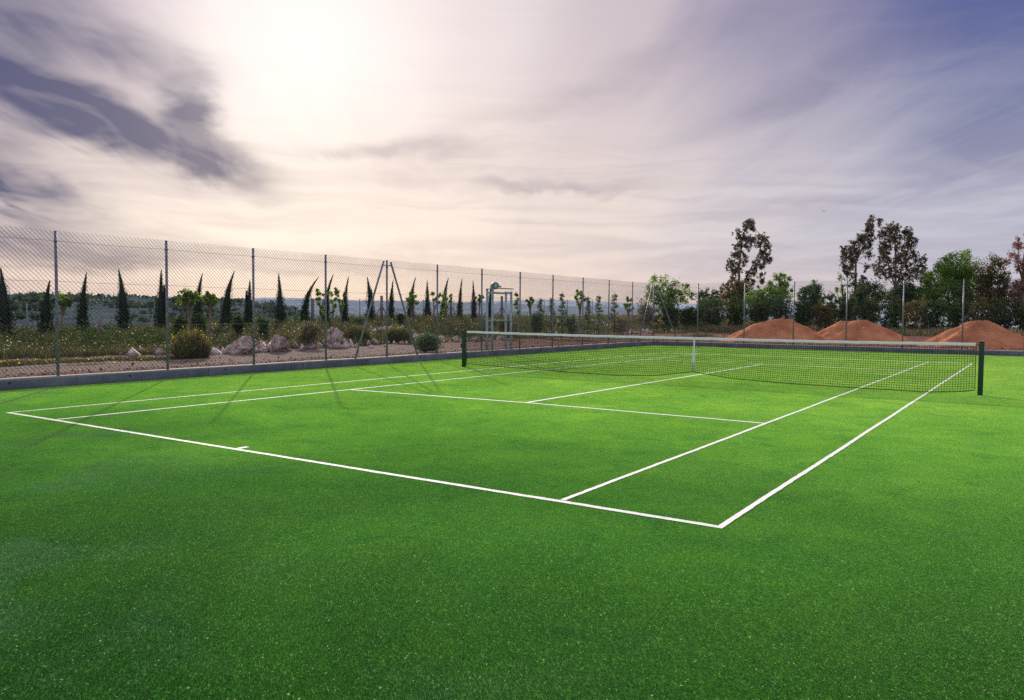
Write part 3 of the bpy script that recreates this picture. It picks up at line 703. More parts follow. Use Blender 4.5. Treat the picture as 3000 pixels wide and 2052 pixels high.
def blob(u0, u1, v0, v1, n, cr, seed):
    """clump centres filling a rounded outline"""
    rr = np.random.default_rng(seed); o = []
    uc, vc, a, b = (u0+u1)/2, (v0+v1)/2, (u1-u0)/2-cr*.6, (v1-v0)/2-cr*.6
    for k in range(n):
        t = k*2.39996; q = math.sqrt((k+.5)/n); jt = rr.uniform(.68, 1.2)
        o.append((uc + a*q*jt*math.cos(t), vc + b*q*jt*math.sin(t), cr*rr.uniform(.5, 1.3)))
    return o
YT = 'young trees on the bank beyond the track'
def young(u, v0, v1, hw, D, label, mat='fresh', n=9, arms=None, cr=None, per=120):
    cl = arms or blob(u-hw, u+hw, v0, v1, n, cr or hw*.36, int(u))
    clump_tree('young_tree', u, D, cl, 0, label, 'young tree', YT, mat, leaf=.13, trunk='palebark', r0=.045, per=per)
young(183, 862, 905, 27, 32, 'sparse light green young tree behind the first fence post')
young(553, 845, 900, 44, 30, 'wide round-headed young tree, left of the pair', n=14)
young(616, 852, 900, 24, 30.5, 'smaller round-headed young tree, right of the pair')
young(940, 850, 930, 16, 38, 'leafy young tree hugging the fourth fence post on its left', arms=[(928, 858, 8), (938, 868, 10), (935, 885, 10), (945, 900, 9), (941, 915, 8), (950, 862, 6)])
young(976, 850, 930, 14, 38.5, 'thin young tree just right of the fourth fence post', arms=[(970, 862, 8), (976, 880, 9), (980, 898, 8), (973, 915, 6)])
young(998, 846, 925, 16, 39, 'two-armed young tree beside the hooked cypress', arms=[(988, 852, 8), (986, 866, 8), (996, 884, 8), (1003, 900, 7), (1008, 862, 6)])
young(1206, 858, 905, 22, 44, 'broad leafy young tree wrapped round a cypress by the A-frame')
young(1272, 852, 925, 16, 45, 'left-leaning young tree in the bay right of the A-frame', arms=[(1266, 860, 8), (1270, 876, 9), (1281, 888, 7), (1290, 868, 7)])
young(1304, 850, 925, 18, 45.5, 'forked young tree with drooping side branch, same bay', arms=[(1300, 862, 9), (1308, 880, 10), (1322, 868, 6), (1320, 885, 5), (1302, 900, 8), (1300, 915, 7)])
young(1404, 860, 892, 14, 46, 'small round young tree against the last post before the steel frame', n=6)
young(1518, 864, 930, 11, 44, 'narrow young tree just right of the steel frame', arms=[(1512, 868, 7), (1518, 882, 9), (1515, 898, 9), (1521, 914, 8)])
young(1553, 866, 900, 17, 46, 'open-topped young tree midway right of the steel frame', n=7)
def sapling(u, v0, v1, hw, D, label, mat='olive'):
    x, y = spot(u, D); g = float(H(x, y)); h = zat(u, v0, D)-g; w = hw*D/FL
    root = empty('sapling', (x, y, g), label, 'sapling', 'thin saplings right of the steel frame')
    mb = MB(); tb = MB().tube([(0, 0, -.1), (0, 0, h*.97)], [.035, .01], 6)
    for k in range(9):
        z = h*(.28+.075*k); r = w*(1.05-.09*k); 
        for q in range(4):
            a = rng.uniform(0, 6.28); e = np.array([math.cos(a)*r, math.sin(a)*r, z+.06]); s = np.array([0, 0, z-.05])
            tb.tube([s, e], [.012, .005], 4, False)
            P = s + (e-s)*rng.uniform(.35, 1.05, (13, 1)) + rng.normal(size=(13, 3))*.05; leaves(mb, P, .12, .5)
    tb.build('trunk', M['bark'], root); mb.build('crown', M[mat], root)
for a in [(1583, 868, 930, 14, 46, 'spindly sapling with level side twigs, leftmost of its kind'),
          (1617, 866, 935, 12, 45, 'dark sapling touching the third post right of the steel frame'),
          (1647, 851, 930, 17, 44, 'tallest sapling, tiered like a small fir'),
          (1723, 862, 930, 12, 45, 'thin sapling right of the leafy round young tree'),
          (1754, 859, 935, 15, 47, 'bushy tiered sapling above the low reddish boulder'),
          (1800, 852, 935, 16, 46, 'sapling with level branches just right of a fence post near the corner')]: sapling(*a)
young(1698, 848, 900, 22, 45, 'leafy rounded young tree behind the fifth post right of the gate frame', 'broad', n=9)
young(1840, 860, 925, 17, 50, 'rounded green young tree left of the far corner post', 'broad', n=9)

BT = 'trees of the green belt behind the sand mounds'
def big(u0, u1, v0, v1, D, label, mat, n=26, cr=None, name='broadleaf_tree', per=380, leaf=.145, ub=None, r0=.16, trunk='bark', extra=()):
    D = D*1.3; cl = blob(u0, u1, v0, v1, n, cr or (u1-u0)*.16, int(u0)) + list(extra)
    return clump_tree(name, ub or (u0+u1)/2, D, cl, 0, label, 'tree', BT, mat, leaf=leaf, per=per, r0=r0, trunk=trunk, aspect=.6)
big(1872, 2030, 818, 908, 56, 'wide open-crowned green tree right behind the far corner post', 'broad', 22, cr=17, extra=[(1915, 822, 14), (1950, 816, 14)])
big(2035, 2085, 842, 915, 60, 'small greyish tree standing alone between corner tree and eucalyptus', 'olive', 14)
big(2078, 2130, 838, 915, 61, 'small olive tree just left of the first eucalyptus', 'olive', 14)
big(2105, 2205, 812, 925, 57, 'mid green tree crown at the foot of the first eucalyptus', 'brown', 26)
big(2185, 2300, 830, 935, 54, 'bright green low spreading tree above the left sand mound', 'broad', 28)
big(2245, 2328, 795, 890, 62, 'tall rounded green tree behind the bright spreading one', 'broad', 22)
big(2325, 2425, 815, 935, 58, 'dark bluish green tree between the left and middle mound', 'olive', 26)
big(2440, 2500, 815, 940, 60, 'yellowish green tree left of the tall twin eucalyptus', 'fresh', 16)
big(2480, 2600, 812, 945, 56, 'dark spreading tree beneath the leaning eucalyptus', 'dark', 28)
big(2590, 2710, 810, 945, 57, 'dark tree crown beneath the widest eucalyptus', 'dark', 28)
big(2700, 2900, 745, 940, 55, 'largest bright green broadleaf tree with billowing crown', 'broad', 52, cr=24, extra=[(2790, 752, 16), (2830, 744, 14), (2738, 790, 16)])
big(2855, 2965, 760, 940, 53, 'brownish green tree right of the largest green tree', 'brown', 34, extra=[(2905, 768, 13), (2925, 772, 12)])
big(2950, 3050, 830, 945, 52, 'dark brown bushy tree under the red tree at the right edge', 'brown', 24)
big(2030, 2120, 868, 935, 55, 'low olive tree filling the gap right of the corner tree', 'olive', 16)
big(2196, 2262, 850, 930, 58, 'mid green small tree squeezed right of the first eucalyptus trunk', 'broad', 16)
big(2405, 2462, 850, 935, 60, 'pale olive small tree between the bluish tree and the leaning eucalyptus', 'olive', 14)
big(2672, 2738, 830, 940, 58, 'small green tree between the widest eucalyptus and the largest green tree', 'broad', 16)
def euca(u, D, trunks, clumps, label, mat='euca', leaf=.24, per=210, vb=955):
    D = D*1.3; per = per*2.8
    x, y = spot(u, D); g = float(H(x, y)); root = empty('eucalyptus_tree' if mat == 'euca' else 'red_leaved_tree', (x, y, g), label, 'tree', 'tall thin-crowned trees rising above the belt')
    ax = np.array([rt[0], rt[1], 0]); fw = np.array([fwd[0], fwd[1], 0]); mb = MB(); tb = MB()
    loc = lambda cu, cv, o=0: ax*(cu-u)*D/FL + fw*o + np.array([0, 0, zat(cu, cv, D)-g])
    for k, tr in enumerate(trunks):
        P = np.array([loc(a, b) for a, b in tr]); P[0, 2] = min(P[0, 2], -.1) if k == 0 else P[0, 2]
        tb.tube(P, np.linspace(.17 if k == 0 else .085, .03, len(P)), 7)
    for cu, cv, cr in clumps:
        r = cr*D/FL; c = loc(cu, cv, rng.uniform(-.7, .7))
        n = max(5, int(per*max(.3, (r/.7)**1.7)/13))
        near = min(((loc(a, b)) for tr in trunks for a, b in tr), key=lambda q: np.linalg.norm(q-c-np.array([0, 0, -.4])))
        tb.tube([near, (near+c)/2 + [0, 0, .1], c], [.035, .025, .012], 4, False)
        cc = rng.normal(size=(n, 3)); cc /= np.linalg.norm(cc, axis=1)[:, None]; cc *= rng.uniform(.2, 1.45, (n, 1))*r*np.array([1, 1, 1.15])
        for q in cc:                                                # hanging sprays of long leaves
            m_ = 13; P = c + q + np.stack([rng.normal(size=m_)*.07, rng.normal(size=m_)*.07, -np.abs(rng.normal(size=m_))*.16], -1)
            leaves(mb, P, leaf, .36, -.45)
    tb.build('trunk', M['palebark'], root); mb.build('crown', M[mat], root)
euca(2163, 60, [[(2163, 960), (2164, 860), (2163, 780), (2170, 700), (2184, 645)], [(2168, 850), (2190, 800), (2222, 740), (2228, 695)]],
 [(2184, 648, 13), (2198, 655, 10), (2180, 664, 12), (2200, 668, 8), (2160, 680, 11), (2166, 695, 13), (2184, 700, 12), (2203, 700, 12), (2148, 722, 10), (2164, 715, 10), (2180, 722, 12), (2190, 708, 9),
  (2144, 745, 12), (2160, 745, 10), (2180, 745, 10), (2140, 768, 12), (2158, 772, 12), (2176, 765, 9), (2138, 792, 11), (2154, 795, 11), (2168, 790, 8), (2142, 812, 9), (2225, 695, 12), (2243, 700, 12), (2218, 712, 11), (2240, 720, 14), (2226, 738, 13), (2247, 742, 11), (2220, 758, 10), (2236, 762, 9), (2212, 772, 8), (2254, 758, 6), (2205, 785, 9), (2222, 782, 7), (2230, 805, 8), (2232, 820, 6), (2190, 800, 9), (2185, 815, 10),
  (2150, 830, 14), (2175, 835, 15), (2200, 832, 12), (2160, 855, 15), (2185, 860, 14)],
 'tall slim eucalyptus with a gap in its crown, above the left mound')
euca(2504, 58, [[(2504, 955), (2504, 860), (2503, 770), (2530, 705), (2552, 640)]],
 [(2552, 640, 9), (2560, 650, 8), (2548, 656, 10), (2538, 664, 10), (2528, 672, 9), (2545, 675, 10), (2535, 690, 10), (2550, 690, 9), (2500, 694, 8), (2512, 700, 8), (2495, 712, 9), (2524, 706, 11), (2545, 706, 9), (2488, 725, 9), (2505, 724, 11), (2522, 726, 10), (2468, 730, 9), (2462, 745, 9), (2478, 740, 10), (2496, 744, 11), (2514, 742, 9), (2470, 758, 10), (2488, 762, 12), (2535, 745, 9), (2468, 778, 9), (2482, 785, 11), (2474, 796, 8), (2530, 782, 9), (2500, 775, 6), (2545, 720, 7), (2490, 805, 10), (2515, 812, 11), (2500, 830, 12), (2520, 840, 12)],
 'leaning eucalyptus with its tip bent right, left of the wide one')
euca(2622, 59, [[(2622, 955), (2622, 850), (2618, 760), (2615, 670)], [(2624, 840), (2645, 760), (2660, 690)], [(2620, 840), (2592, 760), (2585, 690)], [(2626, 860), (2665, 800), (2690, 765)]],
 [(2612, 664, 12), (2600, 668, 9), (2628, 666, 11), (2586, 680, 11), (2575, 690, 10), (2604, 682, 12), (2622, 684, 12), (2640, 680, 10), (2656, 676, 9), (2662, 690, 11), (2668, 705, 11), (2650, 696, 12), (2632, 700, 10), (2612, 700, 8), (2592, 700, 10), (2576, 708, 10), (2582, 722, 12), (2598, 722, 12), (2570, 735, 11), (2590, 740, 13), (2655, 715, 12), (2668, 722, 9), (2640, 722, 10), (2620, 726, 7), (2664, 740, 12), (2646, 742, 11), (2628, 745, 9), (2574, 756, 12), (2592, 760, 12), (2612, 762, 10), (2634, 764, 11), (2655, 760, 12), (2675, 756, 10), (2692, 756, 8), (2570, 776, 11), (2588, 782, 12), (2608, 785, 12), (2630, 786, 12), (2652, 782, 12), (2672, 778, 11), (2694, 776, 9), (2700, 792, 9), (2680, 796, 11), (2660, 802, 12), (2640, 808, 12), (2618, 808, 12), (2596, 806, 12), (2576, 800, 11), (2556, 790, 8), (2704, 808, 9), (2690, 815, 11)],
 'widest eucalyptus with a rounded open crown, right of the leaning one')
euca(2996, 50, [[(2996, 955), (2996, 850), (2992, 770), (3000, 700)], [(2995, 830), (2975, 770), (2978, 730)], [(2995, 830), (3025, 770), (3035, 730)]],
 [(2995, 690, 11), (2985, 703, 9), (3005, 705, 12), (2972, 712, 8), (2990, 722, 11), (3010, 728, 12), (2968, 742, 8), (2982, 745, 10), (3000, 748, 10), (3025, 740, 12), (2960, 764, 8), (2978, 766, 10), (2998, 770, 11), (3020, 765, 12), (2966, 785, 8), (2988, 792, 10), (3010, 795, 12), (2985, 812, 11), (3003, 820, 12), (2972, 832, 12), (2992, 842, 14), (2968, 850, 13), (2990, 862, 14), (3015, 850, 14)],
 'red-leaved tree rising at the very right edge of the photo', 'red', leaf=.15, per=260)

BB = 'dark bushes at the foot of the tree belt'
for k, (u0, u1, v0, v1, D, mat, lab) in enumerate([
 (1855, 1935, 895, 968, 50, 'sage', 'dull green bush at the foot of the corner tree, left side'),
 (1925, 2000, 890, 968, 51, 'dark', 'dark bush below the corner tree between two posts'),
 (1990, 2060, 900, 966, 52, 'dark', 'low dark bush right of the corner tree'),
 (2050, 2130, 912, 966, 53, 'blade', 'low grassy bush where pale haze shows between trunks'),
 (2120, 2195, 885, 966, 53, 'dark', 'dark bush at the eucalyptus trunk over the red soil'),
 (2185, 2260, 880, 960, 52, 'dark', 'dark bush just behind the left slope of the left mound'),
 (2250, 2325, 885, 960, 53, 'olive', 'grey green bush behind the crest of the left mound'),
 (2315, 2385, 880, 965, 53, 'dark', 'dark bush filling the dip beside the left mound crest'),
 (2375, 2450, 890, 965, 52, 'brown', 'brownish bush behind the saddle between left and middle mound'),
 (2440, 2515, 880, 965, 52, 'dark', 'dark bush behind the middle mound crest'),
 (2505, 2585, 875, 975, 51, 'dark', 'blackish bush on the right shoulder of the middle mound'),
 (2575, 2650, 875, 985, 50, 'dark', 'blackish bush at a fence post right of the middle mound'),
 (2640, 2715, 880, 985, 50, 'brown', 'brown green bush in the gap between middle and right mound, left half'),
 (2705, 2780, 880, 985, 49, 'dark', 'dark bush in the gap between middle and right mound, right half'),
 (2770, 2850, 885, 980, 48, 'dark', 'dark bush directly behind the right mound crest'),
 (2840, 2915, 885, 985, 47, 'brown', 'brown bush just right of the right mound crest'),
 (2905, 2975, 890, 990, 46, 'dark', 'dark bush sloping down beside the right mound'),
 (2965, 3040, 880, 990, 46, 'dark', 'dark bush at the right edge below the red tree')]):
    clump_tree('dark_bush', (u0+u1)/2, D*1.28, blob(u0-4, u1+4, v0-12, v1+6, 20, 18, 300+k), 0, lab, 'bush', BB, mat, leaf=.15, per=230, nofoot=True, aspect=.6)

# shrubs on the bank beyond the track
SB = 'shrubs on the bank beyond the track'
def shrub(u0, u1, v0, vb, label, mat, zb=.25, n=14, leaf=.09, D=None, blades=False, flowers=0, per=200):
    uc = (u0+u1)/2
    if D is None: p = ground_at(uc, vb, zb); D = float((p-CP) @ fwd)
    x, y = spot(uc, D); g = float(H(x, y)); hw = (u1-u0)/2*D/FL; h = max(.25, zat(uc, v0, D)-g)
    root = empty('shrub', (x, y, g), label, 'shrub', SB); mb = MB()
    if blades:                                                     # upright tufted stems
        m_ = 4200; hs = 9; hx = rng.uniform(-.62, .62, hs)*hw; hy = rng.uniform(-.5, .5, hs)*hw; hr = rng.uniform(.25, .5, hs)*hw; hh_ = rng.uniform(.5, 1.08, hs); hh_[0] = 1.08
        q = rng.integers(0, hs, m_); a = rng.uniform(0, 6.28, m_); r = np.sqrt(rng.uniform(0, 1, m_))*hr[q]
        b = np.stack([hx[q] + np.cos(a)*r, hy[q] + np.sin(a)*r, np.zeros(m_)-.02], -1); L = h*hh_[q]*rng.uniform(.3, 1.1, m_)*(1.05-.4*(r/hr[q])**2)
        o = b + np.stack([np.cos(a)*r*.5+rng.normal(size=m_)*.11, np.sin(a)*r*.5+rng.normal(size=m_)*.11, L], -1)
        w = np.stack([-np.sin(a), np.cos(a), a*0], -1)*.009; mid = (b+o)/2 + [0, 0, .03]
        mb.add(np.stack([b-w*.6, b+w*.6, mid+w, o, mid-w], 1)[:, [0, 1, 2, 4]], np.arange(4*m_).reshape(-1, 4))
        mb.add(np.stack([mid-w, mid+w, o], 1), tris=np.arange(3*m_).reshape(-1, 3)); 
        leaves(mb, b + (o-b)*rng.uniform(.4, 1, (m_, 1)) + rng.normal(size=(m_, 3))*.03, .05, .5)
    else:
        for k in range(n*3):
            c = rng.normal(size=3); c /= np.linalg.norm(c); c *= rng.uniform(.3, .9); c = c*[hw*.8, hw*.8, h*.46] + [0, 0, h*.48]
            leaves(mb, c + rng.normal(size=(per//3, 3))*min(hw, h)*.17, leaf, .5, .2)
    mb.build('foliage', M[mat], root)
    if flowers:
        flowers = flowers//3
        a = rng.uniform(0, 6.28, flowers); r = np.sqrt(rng.uniform(0, 1, flowers))*hw*.95
        P = np.stack([np.cos(a)*r, np.sin(a)*r, h*(1.02-.5*(r/hw)**2)*rng.uniform(.55, 1.05, flowers)], -1)
        fm = MB(); leaves(fm, P, .045, .9); fm.build('flowers', M['yellow' if mat != 'sage' else 'wflower'], root)['kind'] = 'stuff'
for a in [(482, 622, 958, 1042, 'tall tawny yellow flowering bush right of the second fence post', 'drybush', .25, 14, .09, None, True, 420),
 (500, 556, 916, 960, 'blackish bush under the left round-headed young tree', 'dark', .25, 12, .09, 31),
 (556, 606, 912, 965, 'dark bush under the right round-headed young tree', 'dark', .25, 12, .09, 32),
 (678, 718, 914, 955, 'small dark round bush left of the third fence post', 'dark', .3, 12, .09, 34),
 (748, 792, 922, 965, 'dim green bush right of the third fence post', 'olive', .3, 12, .09, 34),
 (855, 955, 936, 1016, 'big sage bush with pale flowers left of the largest boulder', 'sage', .25, 20, .07, None, False, 380),
 (1000, 1100, 948, 1002, 'yellow green bush right of the largest boulder', 'drybush', .25, 14, .08, None, True, 260),
 (1130, 1200, 950, 1000, 'yellow flecked bush right of the A-frame centre post', 'drybush', .25, 14, .08, None, True, 220),
 (1030, 1070, 925, 950, 'small grey green bush between two cypresses left of the A-frame', 'olive', .6, 10, .08, 42),
 (1160, 1190, 915, 950, 'dark low bush right of the narrow cypress', 'dark', .6, 10, .08, 44),
 (1566, 1628, 935, 974, 'yellow green bush two posts right of the steel frame', 'drybush', .3, 14, .08, None, True, 160),
 (1716, 1745, 940, 972, 'brown bush squeezed between the tan boulder and the reddish one', 'brown', .3, 10, .08, None),
 (1780, 1850, 915, 962, 'grey sage bush left of the far corner', 'sage', .4, 16, .09, 48),
 (1540, 1600, 905, 945, 'dark grey green bush behind the yellow bush right of the frame', 'olive', .6, 14, .09, 45),
 (1650, 1700, 915, 950, 'green bush behind the rounded tan boulder', 'olive', .6, 12, .09, 44),
 (1455, 1500, 905, 945, 'tan green bush seen through the opening of the steel frame', 'brown', .6, 12, .08, 42)]: shrub(*a)
# the spiky green bush by the kerb
p = ground_at(1272, 1031, .2); x, y = p[0]-.30, p[1]+.0; g = float(H(x, y)); D = float((np.array([x, y, 0])-CP) @ fwd)
root = empty('spiky_bush', (x, y, g), 'dark spiky green bush growing right behind the kerb', 'bush'); mb = MB()
n = 3400; a = rng.uniform(0, 6.28, n); el = rng.uniform(.25, 1.5, n); L = rng.uniform(.35, 1., n)*.80
dirv = np.stack([np.cos(a)*np.cos(el)*.85, np.sin(a)*np.cos(el)*.85, np.sin(el)], -1)
b = dirv*L[:, None]*.15; o = dirv*L[:, None]; leaves(mb, b + (o-b)*rng.uniform(.4, 1., (n, 1)), .12, .16, .5)
P = rng.normal(size=(2200, 3))*[.17, .17, .14] + [0, 0, .33]; leaves(mb, P, .10, .25, .5)
mb.build('foliage', M['olive'], root)

# ------------------------------------------------------------------ wild grass and flowers as ground cover
def cover(n, fn, Lr, name, mat, label, wid=.010):
    x, y, k = fn(n); z = H(x, y); m_ = len(x); L = rng.uniform(*Lr, m_)*k
    b = np.stack([x, y, z-.01], -1); a = rng.uniform(0, 6.28, m_)
    tip = b + np.stack([np.cos(a)*L*.35, np.sin(a)*L*.35, L], -1); w = np.stack([-np.sin(a), np.cos(a), a*0], -1)*wid
    mb = MB(); mid = b + (tip-b)*.5 + np.array([0, 0, 1])*L[:, None]*.08
    mb.add(np.stack([b-w, b+w, mid+w*.8, mid-w*.8], 1), np.arange(4*m_).reshape(-1, 4))
    mb.add(np.stack([mid-w*.8, mid+w*.8, tip], 1), tris=np.arange(3*m_).reshape(-1, 3))
    if name != 'tall_grass':
        leaves(mb, b + (tip-b)*rng.uniform(.3, 1, (m_, 1)), wid*5, .55)
    return tag(mb.build(name, M[mat], None), label, 'wild grass', kind='stuff'), tip
def verge(n):       # patchy tufts on the left part of the track's far half
    x = rng.uniform(-13.5, -7.2, n); y = rng.uniform(-2, 13.5, n); xx = x + .35*snoise(y, y*0, 1.3, 4); k = snoise(x, y*.4, .8, 12)*.8 - .35 + 1.1*np.exp(-((xx+8.4)/.55)**2)*sstep(11, 7.5, y) + 1.2*sstep(-10.9, -11.5, xx)
    m_ = k > rng.uniform(0, .5, n); return x[m_], y[m_], np.clip(.5+k[m_], .4, 1.3)
v1, t1 = cover(90000, verge, (.03, .10), 'verge_grass', 'blade', 'patchy grass and small weeds along the left gravel track', .008)
def bank(n):
    y = rng.uniform(-6, 62, n); x = -10.7 - rng.exponential(6., n); x = np.where(x < -31, rng.uniform(-30, -14, n), x)
    k = .40 + .62*snoise(x, y, 1.6, 21) + .25*sstep(-15, -19, x); m_ = (k > rng.uniform(0, .8, n)) & ~((x > -13) & (y > 23) & (rng.random(n) < .55)); return x[m_], y[m_], np.clip(.55 + .55*k[m_]*sstep(-10.5, -16.5, x[m_]) + .15, .4, 1.4)
v2, t2 = cover(150000, bank, (.14, .46), 'bank_grass', 'blade', 'flowering wild grass and weeds covering the bank under the cypresses', .012)
def back(n):
    x = rng.uniform(-24, 22, n); y = rng.uniform(54, 84, n) + .25*(x < 0)*(-x)*0; k = .8 + .4*snoise(x, y, 2.2, 31)
    m_ = (y + 2.5*snoise(x, y, 3, 5) > 57) & (rng.random(n) < k); return x[m_], y[m_], np.clip(k[m_], .4, 1.3)
v3, t3 = cover(90000, back, (.2, .7), 'tall_grass', 'sage', 'tall dull grass at the edge of the tree belt', .022)
def side(n):
    x = rng.uniform(-26, -4.5, n); y = rng.uniform(34, 62, n); k = snoise(x, y, 2.0, 41) + .35 - .8*sstep(-12, -7, x); m_ = k > rng.uniform(0, .6, n); return x[m_], y[m_], np.clip(k[m_]+.4, .4, 1.2)
v4, t4 = cover(60000, side, (.1, .38), 'corner_grass', 'blade', 'sparse weeds on the reddish soil past the far corner', .014)
fm = MB(); sel = t2[(rng.random(len(t2)) < .022) & (snoise(t2[:, 0], t2[:, 1], 1.3, 77) > .15)]; leaves(fm, sel, .05, .9)
tag(fm.build('yellow_flowers', M['yellow']), 'countless small yellow wildflowers scattered over the bank', 'flowers', kind='stuff')
fm = MB(); sel = np.concatenate([t2[rng.random(len(t2)) < .04], t4[rng.random(len(t4)) < .02]]); leaves(fm, sel, .05, .9)
tag(fm.build('white_flowers', M['wflower']), 'countless small whitish wildflowers scattered over the bank', 'flowers', kind='stuff')
k = (snoise(t1[:, 0], t1[:, 1], 1.1, 17) > .1) & (rng.random(len(t1)) < .03); fm = MB(); leaves(fm, t1[k], .05, .9)
tag(fm.build('orange_daisies', M['yellow']), 'orange yellow daisies in patches along the gravel track', 'flowers', kind='stuff')

def mass(n, xr, yr, hwr, hr, name, mat, label, cat, leaf=.09, per=90):
    mb = MB(); k = 0
    while k < n:
        x = rng.uniform(*xr); y = rng.uniform(*yr)
        k += 1
        if float(snoise(x, y, 2.3, 51)) < -.25: continue
        g = float(H(x, y)); hw = rng.uniform(*hwr); h = rng.uniform(*hr)
        P = rng.normal(size=(per, 3))*[hw*.5, hw*.5, h*.42]; P[:, 2] = np.abs(P[:, 2]); leaves(mb, P + (x, y, g), leaf, .5, .25)
    return tag(mb.build(name, M[mat]), label, cat, kind='stuff')
mass(480, (-29, -16.5), (0, 60), (.4, 1.1), (.35, .85), 'undergrowth', 'dark', 'dark tangled undergrowth around the feet of the cypresses', 'undergrowth', per=150)
mass(230, (-19, -12.6), (-3, 13.5), (.35, .9), (.3, .7), 'hedge_undergrowth', 'dark', 'dark leafy undergrowth along the left part of the bank', 'undergrowth', per=170)
mass(300, (-24, -11.), (3, 60), (.2, .6), (.15, .5), 'low_scrub', 'olive', 'low grey green scrub patches on the bank', 'scrub', leaf=.07)
mass(240, (-20, -10.8), (6, 60), (.2, .5), (.15, .42), 'dry_scrub', 'sage', 'dry tan scrub patches on the bank', 'scrub', leaf=.06)
mb = MB()
for k in range(900):
    y = rng.uniform(8, 58); x = -10.5 - rng.exponential(1.3) + .8*float(snoise(y, 0, 4, 6))
    if float(snoise(x, y, 2.6, 61)) < .05: continue
    s_ = rng.uniform(.04, .16)*(1.8 if rng.random() < .1 else 1)
    mb.add(ico*s_*rng.uniform(.6, 1.2, (6, 3)) + (x, y, float(H(x, y)) + s_*.25), tris=fc)
for (bx0, by0, hw_) in ROCKS:
    for q in range(60):
        s_ = rng.uniform(.05, .28); x = bx0 + rng.normal()*hw_*1.3; y = by0 + rng.normal()*hw_*1.6 + .3
        if x > -9.0: continue
        mb.add(ico*s_*rng.uniform(.55, 1.25, (6, 3)) + (x, y, float(H(x, y)) + s_*.25), tris=fc)
tag(mb.build('rubble', M['rock']), 'broken stones heaped in places along the bank edge', 'rubble', kind='stuff')

# ------------------------------------------------------------------ thin boundary fence beyond the cypresses
far = empty('boundary_fence', (-30, 10, 0), 'low thin wire fence beyond the cypress row, against the haze', 'fence')
FP = [(78, 888, 37), (211, 890, 38), (336, 890, 39), (453, 890, 41), (560, 880, 42), (660, 880, 44), (768, 878, 46), (1054, 876, 52), (1240, 878, 56), (1330, 880, 58), (1594, 877, 66), (1662, 877, 68), (1735, 877, 70)]
ends = []
for u, vt, D in FP:
    x, y = spot(u, D); g = float(H(x, y)); zt = zat(u, vt, D)
    fpart(MB().tube([(x, y, g-.3), (x, y, zt)], .03, 6).build('post', M['galv'], far), far); ends.append((x, y, zt))
for k in range(4):
    fpart(MB().tube([(a, b, c-.08-.32*k) for a, b, c in ends], .006, 4, False).build('line_wire', M['wire'], far), far)
concm = principled('pale_concrete_post', lambda n: n.mix(n.noise(n.pos(), 12, 3), (.12, .11, .12, 1), (.26, .24, .25, 1)), rough=.9)
for u, vt, D, lab, br in [(291, 935, 30, 'short stubby concrete post among flowers between two cypresses', 1), (916, 875, 44, 'leaning concrete post beside the tusk-like cypress', 0), (1118, 867, 47, 'concrete post with two slanting struts left of the A-frame centre post', 2), (1321, 872, 52, 'concrete post with slanting struts right of the two-armed young tree', 2), (1470, 868, 50, 'concrete post with a strut seen through the steel frame', 2)]:
    x, y = spot(u, D); g = float(H(x, y)); zt = zat(u, vt, D)-g
    r_ = empty('concrete_post', (x, y, g), lab, 'post', 'concrete posts of the boundary')
    MB().box(-.06, .06, -.06, .06, -.2, zt).build('shaft', concm, r_)
    for s in ((1, -1) if br == 2 else (1,) if br else ()):
        MB().tube([(rt[0]*.06*s, rt[1]*.06*s, zt*.62), (rt[0]*.62*s, rt[1]*.62*s, -.1)], .045, 4).build('strut', concm, r_)

# a bird high over the tree belt
x, y = spot(2406, 70); z = zat(2406, 621, 70)
b = MB().tube([(-.16, 0, 0), (-.05, 0, .02), (.08, 0, .02), (.17, 0, 0)], [.01, .045, .04, .008], 6)
b.add([(0, .03, .02), (.09, .03, .02), (.03, .22, .15), (-.06, .45, .06), (0, -.03, .02), (.09, -.03, .02), (.03, -.22, .15), (-.06, -.45, .06)], tris=[(0, 1, 2), (0, 2, 3), (4, 6, 5), (4, 7, 6)])
o = b.build('bird', M['hole'], None, (x, y, z)); o.rotation_euler = (.1, .2, 2.2); o.scale = (.5, .5, .5)
tag(o, 'tiny dark bird flying high above the sand mounds', 'bird')

# ------------------------------------------------------------------ light and sky
SAZ, SEL = R(-48.6), R(18.5)
sd = np.array([math.sin(SAZ)*math.cos(SEL), math.cos(SAZ)*math.cos(SEL), math.sin(SEL)])
ld = bpy.data.lights.new('sun', 'SUN'); ld.energy = 5.0; ld.angle = R(.55); ld.color = (1, .86, .72)
lo = bpy.data.objects.new('sun', ld); col.objects.link(lo); lo.rotation_euler = Vector(sd).to_track_quat('Z', 'Y').to_euler()
w = bpy.data.worlds.new('World'); sc.world = w; w.use_nodes = True; w.node_tree.nodes.clear(); n = NT(w.node_tree); N = w.node_tree.nodes
tc = N.new('ShaderNodeTexCoord').outputs['Generated']; D_ = n.vm('NORMALIZE', tc); X = n.xyz(D_)
az = n.m('MULTIPLY', n.m('ARCTAN2', X[0], X[1]), 57.29578); el = n.m('MULTIPLY', n.m('ARCSINE', X[2]), 57.29578)
sky = N.new('ShaderNodeTexSky'); sky.sky_type = 'NISHITA'; sky.sun_disc = False; sky.sun_elevation = SEL; sky.sun_rotation = SAZ
skyc = n.mix(1., sky.outputs[0], (.09, .09, .09, 1), 'MULTIPLY')
